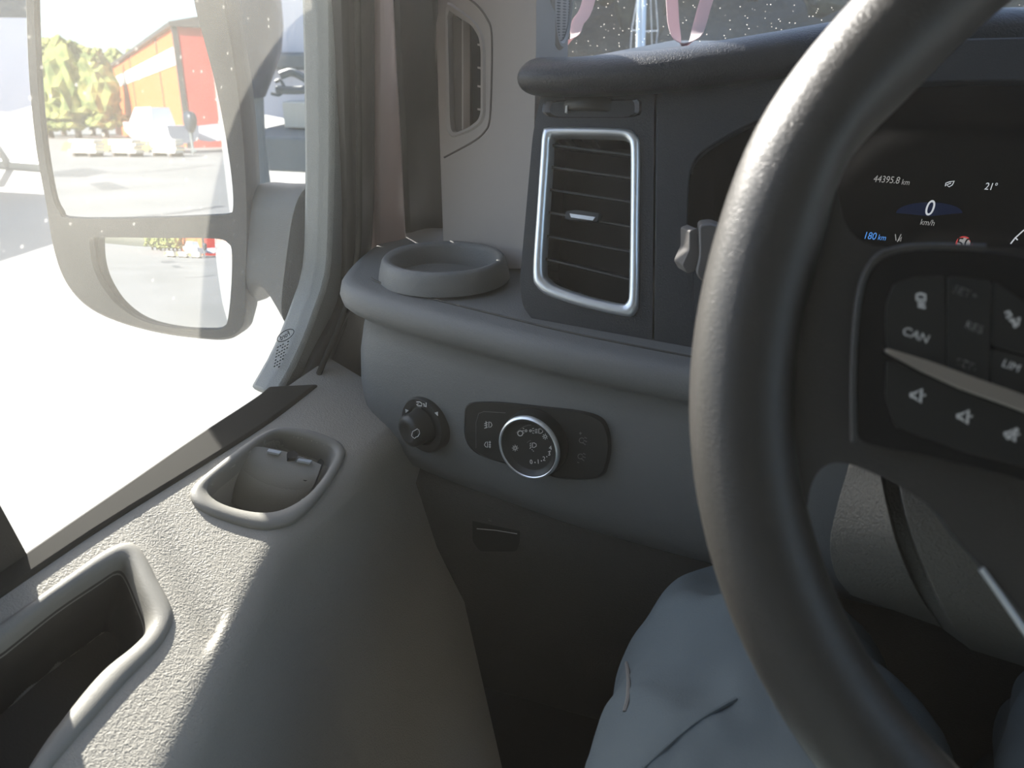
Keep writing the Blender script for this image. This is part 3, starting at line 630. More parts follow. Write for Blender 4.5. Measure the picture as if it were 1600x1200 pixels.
dtext('temperature_text', '21°', 1548, 292, 11, 'lamp_w'); dtext('range_text', '180', 1359, 369, 11, 'lamp_b'); dtext('range_unit', 'km', 1378, 371.5, 8.5, 'lamp_b')
sym('leaf_symbol', [[(1477, 291), (1478, 286), (1484, 284), (1491, 283), (1488, 289), (1483, 292), (1479, 289), (1486, 286)]], dp, .0007, 'lamp_w', idp)
sym('lane_symbol', [[(1399, 366), (1400, 376)], [(1402, 378), (1408, 366)], [(1404, 376), (1409, 370), (1407, 377), (1404, 376)]], dp, .0007, 'lamp_g', idp)
sg = plate('speed_limit_sign', dp.hits(circ(1506, 382, 13, 32)[:-1]), .0003, M['lamp_r'], idp, n=dp.n)
plate('sign_face', dp.off(.0003).hits(circ(1506, 382, 10.5, 32)[:-1]), .0003, M['lamp_g'], sg, n=dp.n)
text('sign_digits', '50', dp.off(.0007).hit(1506, 381), IX, dp.n, .0125, M['screen'], sg)
plate('blue_arc', dp.off(-.0004).hits(circ(1452, 333, 52, 24, 180, 360, 17)+[(1490, 334), (1452, 338), (1415, 334)]), .0002, M['lamp_bl'], idp, n=dp.n)
sym('gauge_needle', [[(1579, 381), (1586, 372), (1598, 361), (1612, 352)], [(1587, 372), (1590, 375)]], dp, .0010, 'lamp_w', idp)

# ---- column stalk
st = thing('column_stalk', at(1100, 395, .50), 'chunky stalk end catching the sun, just left of the steering wheel rim', 'control stalk')
def prism(name, px, dep, vec, m, parent, r=.0015, bev=.0012):
    P = rnd([at(x, y, dep) for x, y in px], r, 4); Q = [p+A(*vec) for p in P]; Q0 = sum(Q)/len(Q)
    return loft(name, [P, Q], m, parent, closed=True, caps=True, bevel=bev, angle=40)
prism('stalk_tip', [(1077, 361), (1090, 356), (1093, 400), (1086, 424), (1074, 428), (1066, 414), (1077, 390)], .487, (-.0075, .013, -.001), M['stalk'], st)
prism('stalk_body', [(1092, 352), (1112, 349), (1150, 365), (1150, 425), (1112, 446), (1094, 438), (1087, 428), (1093, 400)], .484, (-.003, .014, 0), M['stalk'], st, .003)
tube('stalk_rod', [at(1130, 395, .50), at(1260, 420, .52)], .009, M['stalk'], st, seg=16)

# ------------------------------------------------------------------ steering wheel
WC = A(.1809, .2781, -.102); WA = .4072; WR, Wr = .19, .0189
WX = A(1, 0, 0); WV = A(0, math.sin(WA), math.cos(WA)); WN = A(0, -math.cos(WA), math.sin(WA)); WP = Plane(WC, WN)
sw = thing('steering_wheel', WC-WV*.19, 'large black steering wheel with button pod on its left spoke', 'steering wheel')
def wl_(p): p = np.asarray(p)-WC; return (p@WX, p@WV)
def wpt(x, v, h=0): return WC+WX*x+WV*v+WN*h
rim = []; rr = []; ry_ = []
for i in range(160):
    a = 2*math.pi*i/160; rim.append(wpt(WR*math.cos(a), WR*math.sin(a)))
    k = math.exp(-((math.sin(a)-.36)/.16)**2)*.0022; rr.append(Wr+k); ry_.append(Wr*.93+k)
# tube with frame normal = wheel axis
def rim_mesh():
    vs = []; fs = []; sg = 28; N = len(rim)
    for i, p in enumerate(rim):
        a = 2*math.pi*i/N; rad = WX*math.cos(a)+WV*math.sin(a)
        for j in range(sg): t = 2*math.pi*j/sg; q = .36*math.exp(-((math.sin(a)-.36)/.13)**2)*max(0, -math.cos(t)); vs.append(p+rad*math.cos(t)*rr[i]*(1-q)+WN*math.sin(t)*ry_[i])
    for i in range(N):
        for j in range(sg): a = i*sg+j; b = i*sg+(j+1) % sg; c = ((i+1) % N)*sg; fs.append((a, b, c+(j+1) % sg, c+j))
    return mesh('rim', vs, fs, M['leather'], sw, angle=180)
rim_mesh()
sp_l = [(1215, 330), (1285, 262), (1306, 262), (1309, 305), (1318, 348), (1342, 378), (1390, 389), (1500, 388), (1600, 387)]
sp_b = [(1640, 1010), (1600, 960), (1560, 915), (1530, 880), (1500, 850), (1470, 805), (1435, 777), (1405, 760), (1375, 744), (1350, 733), (1325, 724), (1300, 722), (1278, 735), (1264, 765), (1262, 800), (1215, 810), (1190, 600)]
Lp = [wl_(WP.off(.004).hit(*q)) for q in sp_l]; Bp = [wl_(WP.off(.004).hit(*q)) for q in sp_b]
lo = [(Bp[0][0]+.012, -.165), (0, -.168)]
half = Lp+[(0, Lp[-1][1])]; lower = [(0, -.175), (Bp[0][0]+.018, -.178)]+Bp
poly = half[:-1]+[(-x, v) for x, v in reversed(half[:-1])]+[(-x, v) for x, v in reversed(lower[1:])]+lower[1:]
poly3 = [wpt(x, v, .004) for x, v in poly]
plate('spokes', rnd(poly3, .004, 3), .022, M['leather'], sw, n=WN, bevel=.006, seg=4, angle=60)
# airbag cover in the middle
hubp = [(-.078, .045), (-.05, .062), (0, .066), (.05, .062), (.078, .045), (.075, -.03), (.055, -.062), (0, -.075), (-.055, -.062), (-.075, -.03)]
secs = []
for f, h in ((1.03, -.02), (1.0, .012), (.96, .020), (.85, .028), (.5, .033), (.1, .034)): secs.append([p*f+WC*(1-f)+WN*h for p in cr([wpt(x, v) for x, v in hubp], 6)])
loft('airbag_cover', secs, M['leather'], sw, angle=60)
# button pod (left) with surround
PP = WP.off(.012)
pod_o = [(1342, 690), (1338, 600), (1342, 500), (1352, 440), (1372, 408), (1400, 395), (1450, 390), (1520, 392), (1600, 400), (1640, 420), (1640, 760), (1560, 740), (1450, 712), (1380, 700)]
pod = plate('button_pod', rnd(PP.hits(pod_o), .006, 4), .016, M['gloss'], sw, n=WN, bevel=.003, seg=3)
tube('pod_edge', cr(WP.off(.0125).hits([(1333, 690), (1332, 600), (1337, 500), (1348, 438), (1368, 404), (1398, 390), (1450, 385), (1540, 387)]), 6, False), .0011, M['leather'], sw)
BP = PP.off(.0012)
def button(nm, pts, sink=0, m='switch'): return plate(nm, rnd(BP.off(sink).hits(pts), .0016, 4), .004, M[m], sw, n=WN, bevel=.0008)
b1 = button('cruise_button', [(1386, 470), (1398, 442), (1430, 432), (1476, 431), (1478, 500), (1478, 580), (1440, 566), (1386, 545), (1384, 500)])
b2 = button('speed_rocker', [(1481, 431), (1550, 438), (1548, 510), (1546, 604), (1481, 582)], .0004)
b3 = button('limiter_button', [(1553, 438), (1600, 470), (1625, 500), (1625, 560), (1550, 540)])
b4 = button('gap_button', [(1549, 544), (1625, 563), (1625, 620), (1549, 600)])
b5 = button('volume_keys', [(1386, 562), (1440, 585), (1540, 625), (1640, 662), (1640, 740), (1500, 705), (1400, 668), (1384, 620)])
tr_ = plate('silver_strip', WP.off(.0165).hits([(1384, 545), (1390, 545), (1450, 563), (1530, 592), (1640, 630), (1640, 660), (1590, 640), (1500, 607), (1440, 580), (1386, 551)]), .004, M['silver'], sw, n=WN, bevel=.0008)
tr_['label'] = 'tapering champagne silver strip across the buttons'
BX = nrm(BP.hit(1450, 535)-BP.hit(1412, 521)); tp = BP.off(.0003)
def btext(nm, s, x, y, hpx, par):
    d = np.linalg.norm(tp.hit(x, y+hpx/2)-tp.hit(x, y-hpx/2)); text(nm, s, tp.hit(x, y), BX, WN, d/.70, M['print'], par)
btext('cancel_text', 'CAN', 1431, 524, 13, b1); btext('set_plus_text', 'SET+', 1508, 458, 12, b2); btext('resume_text', 'RES', 1522, 512, 12, b2); btext('set_minus_text', 'SET-', 1510, 571, 12, b2); btext('limiter_text', 'LIM', 1580, 572, 12, b4)
sym('car_symbol', [[(1432, 468), (1433, 460), (1438, 459), (1445, 461), (1446, 469), (1432, 468)], [(1434, 473), (1445, 475)], [(1434, 478), (1446, 481)]], tp, .0008, 'print', b1)
sym('gap_symbol', [[(1570, 489), (1576, 487), (1580, 493), (1572, 496)], [(1577, 499), (1591, 508), (1592, 496)], [(1583, 498), (1586, 512)]], tp, .0008, 'print', b3)
for x, y in ((1435, 617), (1508, 650), (1582, 678)):
    sym('speaker_symbol', [[(x-12, y-2), (x-7, y-2), (x+5, y-9), (x+3, y+12), (x-6, y+4), (x-12, y+2), (x-12, y-2)], [(x+8, y), (x+11, y+1)]]+([[(x-9, y+8), (x+9, y-8)]] if x > 1570 else []), tp, .0008, 'print', b5)
tag(tube('lower_spoke_trim', cr(WP.off(.006).hits([(1533, 888), (1560, 926), (1600, 984), (1640, 1042)]), 5, False), .0011, M['chrome'], sw), 'narrow bright chrome line on the lower spoke')
# ---- steering column cover behind the wheel
col = thing('steering_column_cover', WC+A(0, .2, -.12), 'grained dark steering column cover seen through the lower wheel opening', 'steering column cover')
def column():
    ax = -WN; secs = []
    for s, wd, ht, sh in ((.030, .050, .045, 0), (.045, .062, .055, -.004), (.10, .075, .070, -.008), (.17, .085, .085, -.012), (.28, .10, .10, -.02), (.42, .11, .12, -.03)):
        c = WC+ax*s+WV*sh; L = []
        for t in [2*math.pi*j/40 for j in range(40)]:
            cx, cy = math.cos(t), math.sin(t); L.append(c+WX*wd*math.copysign(abs(cx)**.6, cx)+WV*ht*math.copysign(abs(cy)**.6, cy))
        secs.append(L)
    o = loft('cover', secs, M['shroud'], col, angle=50)
    L = secs; return o
column()
rowsK = [[(1336, 660, .50), (1362, 670, .455), (1366, 672, .47), (1392, 680, .47), (1396, 682, .45), (1600, 740, .43)],
         [(1328, 720, .50), (1374, 735, .455), (1378, 737, .47), (1400, 745, .47), (1404, 747, .45), (1600, 790, .43)],
         [(1308, 790, .50), (1388, 800, .455), (1392, 802, .47), (1414, 812, .47), (1418, 814, .45), (1600, 850, .43)],
         [(1297, 850, .505), (1405, 860, .465), (1410, 862, .48), (1438, 880, .48), (1444, 884, .46), (1620, 930, .44)],
         [(1306, 900, .53), (1436, 930, .50), (1441, 932, .51), (1476, 960, .51), (1482, 965, .49), (1640, 1010, .47)],
         [(1330, 930, .60), (1470, 980, .58), (1476, 985, .59), (1510, 1010, .59), (1516, 1015, .58), (1660, 1060, .56)]]
RK = [[at(q[0], q[1], q[2]*.83) for q in r] for r in rowsK]; RK = [list(c) for c in zip(*[cr(c, 4, False) for c in zip(*RK)])]
RK = [r+[r[-1]+A(.25, 0, 0), r[-1]+A(.25, .2, 0), r[0]+A(.02, .10, 0)] for r in RK]
loft('knee_cover', RK, M['shroud'], col, closed=True, caps=True, bevel=.002, angle=40)

# ------------------------------------------------------------------ driver's legs
per = thing('person', (.12, .1, FL), 'seated driver in blue-grey work trousers, left knee raised behind the steering wheel', 'person')
def limb(secs, n=40, jit=0.0):
    P = cr([A(*s[:3]) for s in secs], 8, False); R = cr([A(s[3], s[4], 0) for s in secs], 8, False); _, T = frames(P); out = []; prev = None
    for i, (p, t, r) in enumerate(zip(P, T, R)):
        u = A(1, 0, 0) if prev is None else prev; s = nrm(u-t*(u@t)); prev = s; v = np.cross(s, t); v = v if v[2] > 0 or abs(t[2]) > .8 else -v
        L = []
        for j in range(n):
            a = 2*math.pi*j/n; wr = 1+jit*(.5*math.sin(3*a+i*.35)+.35*math.sin(5*a-i*.22)+.3*math.sin(i*.8+2*a)); L.append(p+(s*math.cos(a)*r[0]+v*math.sin(a)*r[1])*wr)
        out.append(L)
    return out
def legs():
    left = [(.10, -.12, -.47, .105, .10), (.085, .05, -.455, .105, .095), (.060, .22, -.435, .118, .090), (.036, .36, -.430, .108, .084), (.022, .45, -.438, .096, .078), (.008, .505, -.475, .080, .070), (-.008, .53, -.56, .066, .068), (-.015, .56, -.70, .062, .064), (-.02, .60, -.90, .055, .06)]
    right = [(.26, -.12, -.47, .105, .10), (.265, .05, -.46, .10, .095), (.262, .22, -.43, .092, .088), (.258, .36, -.415, .084, .082), (.258, .45, -.42, .078, .078), (.27, .50, -.47, .070, .07), (.285, .54, -.58, .064, .066), (.28, .62, -.74, .058, .06), (.28, .70, -.90, .052, .056)]
    vs = []; fs = []
    for L in (left, right):
        secs = limb(L, 44, .022); n = 44; b = len(vs); vs += [p for s in secs for p in s]
        for i in range(len(secs)-1):
            for j in range(n): a = b+i*n+j; c = b+i*n+(j+1) % n; fs.append((a, c, c+n, a+n))
        fs.append(tuple(range(b, b+n))); fs.append(tuple(b+(len(secs)-1)*n+i for i in range(n)))
    hips = limb([(.0, -.14, -.46, .04, .04), (.06, -.16, -.45, .11, .11), (.18, -.17, -.44, .13, .13), (.30, -.16, -.45, .11, .11), (.36, -.14, -.46, .04, .04)], 44)
    b = len(vs); n = 44
    hips = []
    for z, rx, ry in ((-.54, .12, .08), (-.52, .19, .12), (-.44, .205, .13), (-.36, .19, .12), (-.28, .17, .11), (-.22, .165, .105)):
        hips.append([A(.18+rx*math.cos(2*math.pi*j/n), -.20+ry*math.sin(2*math.pi*j/n), z) for j in range(n)])
    vs += [p for s in hips for p in s]
    for i in range(len(hips)-1):
        for j in range(n): a = b+i*n+j; c = b+i*n+(j+1) % n; fs.append((a, c, c+n, a+n))
    fs.append(tuple(range(b, b+n))); fs.append(tuple(b+(len(hips)-1)*n+i for i in range(n)))
    o = mesh('trousers', vs, fs, M['cloth'], per, angle=180)
    r = o.modifiers.new('join', 'REMESH'); r.mode = 'VOXEL'; r.voxel_size = .005; r.use_smooth_shade = True
    sm = o.modifiers.new('smooth', 'SMOOTH'); sm.factor = .6; sm.iterations = 4
    tx = bpy.data.textures.new('folds', 'CLOUDS'); tx.noise_scale = .075
    d = o.modifiers.new('folds', 'DISPLACE'); d.texture = tx; d.strength = .016; d.mid_level = .5; d.texture_coords = 'LOCAL'
    tx2 = bpy.data.textures.new('creases', 'WOOD'); tx2.wood_type = 'BANDNOISE'; tx2.noise_scale = .11; tx2.turbulence = 9
    d2 = o.modifiers.new('creases', 'DISPLACE'); d2.texture = tx2; d2.strength = .012; d2.mid_level = .5; d2.texture_coords = 'LOCAL'
    bpy.context.view_layer.update(); dg = bpy.context.evaluated_depsgraph_get(); dg.update(); ev = o.evaluated_get(dg); org = origin(per)
    def onleg(px, py):
        d = Vector([float(c) for c in nrm(ray(px, py))]); ok, p, nn_, _ = ev.ray_cast(Vector([float(c) for c in -org]), d)
        return (A(*p)+org, A(*nn_)) if ok else None
    def patchleg(name, cols, m, th):
        rows = [cr([A(x, y, 0) for x, y in c], 5, False) for c in cols]; rows = [list(c) for c in zip(*[cr(c, 5, False) for c in zip(*rows)])]; n = len(rows[0]); T, B = [], []
        for r in rows:
            for q in r:
                h = onleg(q[0], q[1])
                if h is None: return
                T.append(h[0]-nrm(ray(q[0], q[1]))*th); B.append(h[0]+nrm(ray(q[0], q[1]))*.004)
        N = len(T); fs = []
        for i in range(len(rows)-1):
            for j in range(n-1): a = i*n+j; fs += [(a, a+1, a+n+1, a+n), (a+N, a+n+N, a+n+1+N, a+1+N)]
        for j in range(n-1): a = (len(rows)-1)*n+j; fs += [(j, j+N, j+1+N, j+1), (a, a+1, a+1+N, a+N)]
        for i in range(len(rows)-1): a = i*n; c = a+n-1; fs += [(a, a+n, a+n+N, a+N), (c, c+N, c+n+N, c+n)]
        pm = mesh(name, T+B, fs, m, per, angle=180); return pm
    pf = patchleg('pocket_flap', [[(958, 1040), (952, 1075), (946, 1112), (940, 1150)], [(968, 1036), (964, 1074), (958, 1115), (952, 1158)], [(980, 1038), (979, 1076), (972, 1112), (962, 1146)]], M['cloth2'], .0025)
    if pf: pf['label'] = 'pale beige pocket edge on the outer thigh'
    for L in ([(979, 1036), (982, 1060), (981, 1090), (976, 1112)], [(1005, 1200), (1060, 1150), (1100, 1120), (1150, 1092)]):
        H = [onleg(x, y) for x, y in L]
        if all(h is not None for h in H): tube('seam', cr([h[0] for h in H], 6, False), .0014, M['cloth2'] if L[0][1] < 1100 else M['cloth'], per, seg=6)
    for x, y in ((-.02, .64), (.28, .74)):
        secs = []
        for s, w_, h in ((-.09, .030, .04), (-.07, .040, .05), (0, .045, .055), (.08, .05, .045), (.15, .046, .032), (.18, .03, .018)):
            secs.append([A(x+w_*math.cos(t), y+s, FL+h*(1+math.sin(t))) for t in [2*math.pi*j/24 for j in range(24)]])
        loft('shoe', secs, M['shoe'], per, angle=60)
legs()

# ------------------------------------------------------------------ door mirror outside
MN = nrm(A(.347, -.936, .052)); MP = Plane(A(*(at(360, 500, .95))), MN)
mir = thing('door_mirror', MP.hit(372, 500), 'tall black door mirror with large upper and small lower glass, outside the side window', 'mirror')
m_out = [(36, -60), (38, 0), (43, 120), (54, 230), (70, 320), (82, 390), (100, 440), (132, 478), (180, 503), (250, 522), (320, 531), (356, 531), (376, 520), (384, 500), (386, 440), (388, 340), (383, 230), (370, 110), (352, 0), (338, -120), (315, -250), (230, -310), (110, -305), (48, -220)]
m_up = [(54, -60), (53, 0), (58, 120), (66, 215), (80, 300), (92, 330), (110, 341), (220, 341), (330, 337), (357, 334), (364, 325), (362, 280), (352, 210), (336, 130), (318, 60), (303, 0), (290, -100), (262, -215), (190, -250), (100, -248), (62, -190)]
m_lo = [(140, 385), (142, 373), (160, 371), (250, 372), (335, 373), (356, 380), (362, 396), (361, 450), (356, 498), (350, 510), (335, 515), (280, 513), (225, 502), (185, 478), (158, 445), (145, 415)]
oc = cr(MP.hits(m_out), 5); ce = sum(oc)/len(oc); uc, lc = cr(MP.hits(m_up), 5), cr(MP.hits(m_lo), 5)
plate('glass_bezel', [p*.985+ce*.015 for p in oc], .012, M['housing'], mir, holes=[uc, lc], n=MN, bevel=.0015, angle=40)
loft('housing', [[p*f+ce*(1-f)-MN*h for p in oc] for f, h in ((.985, 0), (1.0, .003), (1.01, .03), (.97, .06), (.85, .095), (.6, .12), (.2, .13), (.01, .131))], M['housing'], mir, closed=True, caps=False, angle=60)
for nm, L in (('upper_rebate', uc), ('lower_rebate', lc)):
    pass
up_ = plate('upper_glass', [p-MN*.006 for p in cr(MP.hits([(x+(x-210)*.03, y+(y-110)*.03) for x, y in m_up]), 5)], .003, M['mirror'], mir, n=MN, smooth=False)
# ground hits through a mirror
def refl(px, py, pl=None, n=None):
    p = MP.off(-.006).hit(px, py); d = nrm(ray(px, py)); r = d-2*(d@MN)*MN; return p, r
def ghit(px, py, z=-EYE): p, r = refl(px, py); return p+r*((z-p[2])/r[2])
corner = ghit(300, 238)
def low_glass():
    R = 1.1; p0 = MP.off(-.004).hit(319, 402); d = nrm(ray(319, 402)); want = nrm(corner-p0); n1 = nrm(want-d); C = p0-n1*R
    L = cr(MP.hits([(x+(x-255)*.04, y+(y-443)*.05) for x, y in m_lo]), 5); c = sum(L)/len(L); vs = []; N = len(L); K = 26; fs = []; nor = []
    for k in range(K+1):
        for p in L:
            q = c+(p-c)*max(k/K, .0005)-MN*.007
            dd = nrm(q-C); vs.append(q); nor.append(dd)
    # true sphere surface, slid back so it sits in the bezel
    sp_ = []
    for q in vs:
        oc_ = q-C; b = MN@oc_; cc_ = oc_@oc_-R*R; t = -b+math.sqrt(b*b-cc_); sp_.append(q+MN*t)
    shift = np.mean([(s-q)@MN for s, q in zip(sp_, vs)]); sp_ = [s-MN*(shift) for s in sp_]
    for k in range(K):
        for j in range(N): a = k*N+j; b2 = k*N+(j+1) % N; fs.append((a, b2, b2+N, a+N))
    o = mesh('lower_glass', sp_, fs, M['mirror'], mir, angle=180)
low_glass()
# mounting arm from housing to door
def arm():
    secs = []
    a = [MP.off(-.05).hit(x, y) for x, y in ((392, 285), (392, 470))]
    A0, A1 = MP.off(-.055).hit(418, 285), MP.off(-.055).hit(406, 470)
    B0, B1 = FP.off(-.03).hit(500, 285), FP.off(-.03).hit(470, 505)
    for t in np.linspace(0, 1, 9):
        top = A0*(1-t)+B0*t+A(0, 0, -.002*math.sin(t*math.pi)); bot = A1*(1-t)+B1*t+A(0, 0, .03*math.sin(t*math.pi)); d = nrm(A(.35, .9, 0)); th = .028
        c = (top+bot)/2; h = (top-bot)/2
        secs.append([c+h*math.copysign(abs(math.sin(a))**.5, math.sin(a))+d*th*math.copysign(abs(math.cos(a))**.6, math.cos(a)) for a in [2*math.pi*j/32 for j in range(32)]])
    loft('mounting_arm', secs, M['housing'], mir, angle=60)
arm()

# ------------------------------------------------------------------ windscreen
def wind():
    x0, x1 = -.42, 1.3; vs = [A(x0, 1.24, -.06), A(x1, 1.24, -.06), A(x1-.04, .66, .60), A(x0+.10, .66, .60)]
    o = mesh('window_1', vs, [(0, 1, 2, 3)], M['glass_wind'], None, smooth=False); return struct(o)
wind()
def ribbon(name, pxs, dep, label, wd=.016, tw=0):
    P = [at(x, y, dep) for x, y in pxs]; P = cr(P, 8, False); _, T = frames(P); vs = []; fs = []
    for i, (p, t) in enumerate(zip(P, T)):
        f = i/(len(P)-1); a = .25+tw*f*math.pi+1.3*math.exp(-((f-.5)/.12)**2)
        s0 = nrm(np.cross(t, -FWD)); s = s0*math.cos(a)+nrm(-FWD)*math.sin(a); q = nrm(np.cross(s, t))*.0005
        vs += [p-s*wd/2-q, p+s*wd/2-q, p+s*wd/2+q, p-s*wd/2+q]
    for i in range(len(P)-1):
        for j in range(4): a = i*4+j; b = i*4+(j+1) % 4; fs.append((a, b, b+4, a+4))
    o = mesh(name, vs, fs, M['ribbon'], None, angle=60); return tag(o, label, 'ribbon', 'pink ribbons hanging at the windscreen')
ribbon('hanging_ribbon', [(1035, -420), (1042, -150), (1050, 0), (1053, 40), (1060, 64), (1072, 71), (1086, 58), (1094, 35), (1104, 0), (1150, -150), (1210, -400)], .95, 'pink ribbon loop hanging at the windscreen, right of the mast')
ribbon('hanging_ribbon', [(815, -420), (832, -150), (850, 0), (860, 40), (874, 62), (886, 67), (898, 55), (903, 35), (920, 0), (950, -150), (975, -400)], .95, 'pink ribbon loop in the windscreen corner beside the speaker grille')

# ------------------------------------------------------------------ outside: ground, hills
def ground():
    struct(plate('ground', [A(x, y, -EYE) for x, y in ((-200, -200), (200, -200), (200, 14), (-5, 14), (-30, 60), (-200, 60))], 3.5, M['asphalt'], None, n=(0, 0, 1)))
    return struct(box('water', (60, 160, -EYE-2.2), (500, 330, .2), M['water']))
ground()
def hill(name, pts, hmax, dep, m):
    secs = []; random.seed(3)
    for i, (x, y, h) in enumerate(pts):
        d = nrm(A(x, y, 0)); b = A(x, y, -EYE)
        secs.append([b-A(0, 0, 3), b, b+d*dep*.25+A(0, 0, h*.45+random.uniform(-1, 1)), b+d*dep*.5+A(0, 0, h*.8+random.uniform(-1.5, 1.5)), b+d*dep+A(0, 0, h+random.uniform(-2, 2))])
    return struct(loft(name, secs, m, None, closed=False, caps=False, angle=180))
hill('hill', [(140*math.sin(a), 140*math.cos(a), 62+8*math.sin(a*5)) for a in [math.radians(d) for d in range(-60, 91, 5)]], 60, 110, M['hill'])
def blob(vs, fs, c, r, h, seed, sub=2):
    bm = bmesh.new(); bmesh.ops.create_icosphere(bm, subdivisions=sub, radius=1); rg = random.Random(seed); b = len(vs)
    for v in bm.verts:
        k = 1+rg.uniform(-.22, .22); vs.append(A(c[0]+v.co.x*r*k, c[1]+v.co.y*r*k, c[2]+v.co.z*h*k))
    bm.verts.ensure_lookup_table()
    for f in bm.faces: fs.append(tuple(b+v.index for v in f.verts))
    bm.free()
def forest(name, spots, m, label):
    vs = []; fs = []
    for i, (x, y, z, r, h) in enumerate(spots): blob(vs, fs, (x, y, z+h*.9), r, h, i, 2)
    o = mesh(name, vs, fs, m, None, smooth=False); return tag(o, label, 'trees', None, 'stuff')
rg = random.Random(5); sp2 = []
for i in range(420):
    a = math.radians(rg.uniform(-45, 42)); d = rg.uniform(128, 215); t = (d-128)/87
    h = rg.uniform(3.2, 6); sp2.append((d*math.sin(a), d*math.cos(a), -EYE+t*56, rg.uniform(1.8, 3.6), h))
forest('hillside_woods', sp2, M['tree_d'], 'dense woods covering the hillside ahead, seen through the windscreen')
# ---- behind the van: building, trees, boats seen in the mirror
g_near, g_far = ghit(299, 231), ghit(183, 210)
bd = nrm((g_far-g_near)*A(1, 1, 0)); bw = np.cross(bd, A(0, 0, 1)); bw = bw if bw@nrm(g_near) > 0 else -bw
Lb = np.linalg.norm(g_far-g_near); Hb = 7.0
bld = thing('boat_shed', g_near, 'long orange shed with a white band and red end, reflected in the mirror', 'building')
def wallbox(nm, p, d, ln, w_, h, z0, m, parent, out=0):
    c = p+d*ln/2+np.cross(A(0, 0, 1), d)*0; c = A(c[0], c[1], -EYE+z0+h/2); return box(nm, c, (ln, w_, h), m, parent, rz=math.atan2(d[1], d[0]))
box('long_wall', g_near*A(1, 1, 0)+bd*Lb/2+A(0, 0, -EYE+Hb/2), (Lb, .2, Hb), M['orange'], bld, rz=math.atan2(bd[1], bd[0]))
box('white_band', g_near*A(1, 1, 0)+bd*(Lb/2+.5)-bw*.12+A(0, 0, -EYE+Hb*.77), (Lb-1, .08, 1.0), M['wwhite'], bld, rz=math.atan2(bd[1], bd[0]))
for f in (.16, .5): box('board_joint', g_near*A(1, 1, 0)+bd*Lb*f-bw*.12+A(0, 0, -EYE+Hb/2), (.15, .06, Hb), M['trim_d'], bld, rz=math.atan2(bd[1], bd[0]))
box('end_wall', g_near*A(1, 1, 0)+bw*6+A(0, 0, -EYE+Hb/2), (12, .2, Hb), M['red'], bld, rz=math.atan2(bw[1], bw[0]))
box('corner_board', g_near*A(1, 1, 0)-bw*.1+A(0, 0, -EYE+Hb/2), (.3, .3, Hb), M['trim_d'], bld, rz=math.atan2(bd[1], bd[0]))
q0, q1 = g_near*A(1, 1, 0)-bd*.4-bw*.4, g_far*A(1, 1, 0)+bd*.4-bw*.4; zr = -EYE+Hb
loft('roof', [[p+A(0, 0, zr-.05), p+A(0, 0, zr+.2), p+bw*6.4+A(0, 0, zr+1.6), p+bw*12.8+A(0, 0, zr+.2), p+bw*12.8+A(0, 0, zr-.05)] for p in (q0, q1)], M['trim_d'], bld, smooth=False)
# trees behind, each its own
def tree(px, base, top, rw, label, seed, m='tree'):
    g = ghit(px, base); p, r = refl(px, top); dist = np.linalg.norm((g-p)[:2]); zt = p[2]+r[2]/np.linalg.norm(r[:2])*dist; H = zt+EYE
    t = thing('tree', g, label, 'tree', 'trees beyond the yard'); rg = random.Random(seed); vs = []; fs = []; W = rw
    for k in range(110):
        f = rg.uniform(.12, .97); rr_ = W*(1-f*.75)*rg.uniform(.3, .8); a = rg.uniform(0, 6.28)
        blob(vs, fs, (g[0]+math.cos(a)*rr_, g[1]+math.sin(a)*rr_, -EYE+H*f), W*(.24-.12*f), H*.045, seed*50+k, 1)
    blob(vs, fs, (g[0], g[1], -EYE+H*.5), W*.62, H*.40, seed, 3)
    mesh('crown', vs, fs, M[m], t, smooth=False); tube('trunk', [g, g+A(0, 0, H*.4)], .3, M['bark'], t, seg=8)
random.seed(2)
for i, (x, b, tp_, rw) in enumerate(((34, 214, 70, 3.3), (58, 212, 62, 3.3), (80, 216, 70, 3.0), (101, 212, 60, 3.3), (124, 216, 56, 3.1), (146, 212, 64, 3.2), (166, 216, 74, 2.8), (196, 203, 76, 4.4), (226, 203, 78, 4.4), (258, 203, 80, 4.6))):
    tree(x, b, tp_, rw, 'pale green tree beyond the yard, '+('leftmost', 'second from left', 'third from left', 'fourth from left', 'third left of the shed', 'second left of the shed', 'beside the shed', 'behind far shed roof', 'behind middle shed roof', 'behind near shed roof')[i]+' in the mirror', i+1)
def patch(nm, px, label, cat, m, z=.012):
    P = [ghit(*q, z=-EYE+z) for q in px]; o = plate(nm, P, z*.9, M[m], None, n=(0, 0, 1)); return tag(o, label, cat)
gr = patch('grass_verge', [(95, 236), (100, 222), (180, 217), (280, 226), (290, 236), (180, 237)], 'strip of dry yellow grass at the foot of the orange shed, seen in the mirror', 'grass', 'grass'); gr['kind'] = 'stuff'
for q, lb in (([(84, 268), (135, 262), (170, 268), (130, 277), (84, 276)], 'long dark stain across the far asphalt in the upper mirror glass'), ([(140, 287), (170, 284), (200, 294), (160, 297)], 'dark rectangular asphalt repair patch in the upper mirror glass')):
    patch('asphalt_patch', q, lb, 'asphalt patch', 'tyremark', .006)
def tyreline(px, label):
    P = [ghit(*q, z=-EYE+.004) for q in px]; o = tube('tyre_track', cr(P, 6, False), .10, M['tyremark'], None, seg=6, ry=.004); tag(o, label, 'tyre mark', 'tyre marks on the yard')
tyreline([(170, 271), (240, 268), (330, 258)], 'thin dark tyre track across the middle of the upper mirror glass')
tyreline([(215, 339), (280, 332), (345, 322)], 'thin dark tyre track near the bottom of the upper mirror glass')
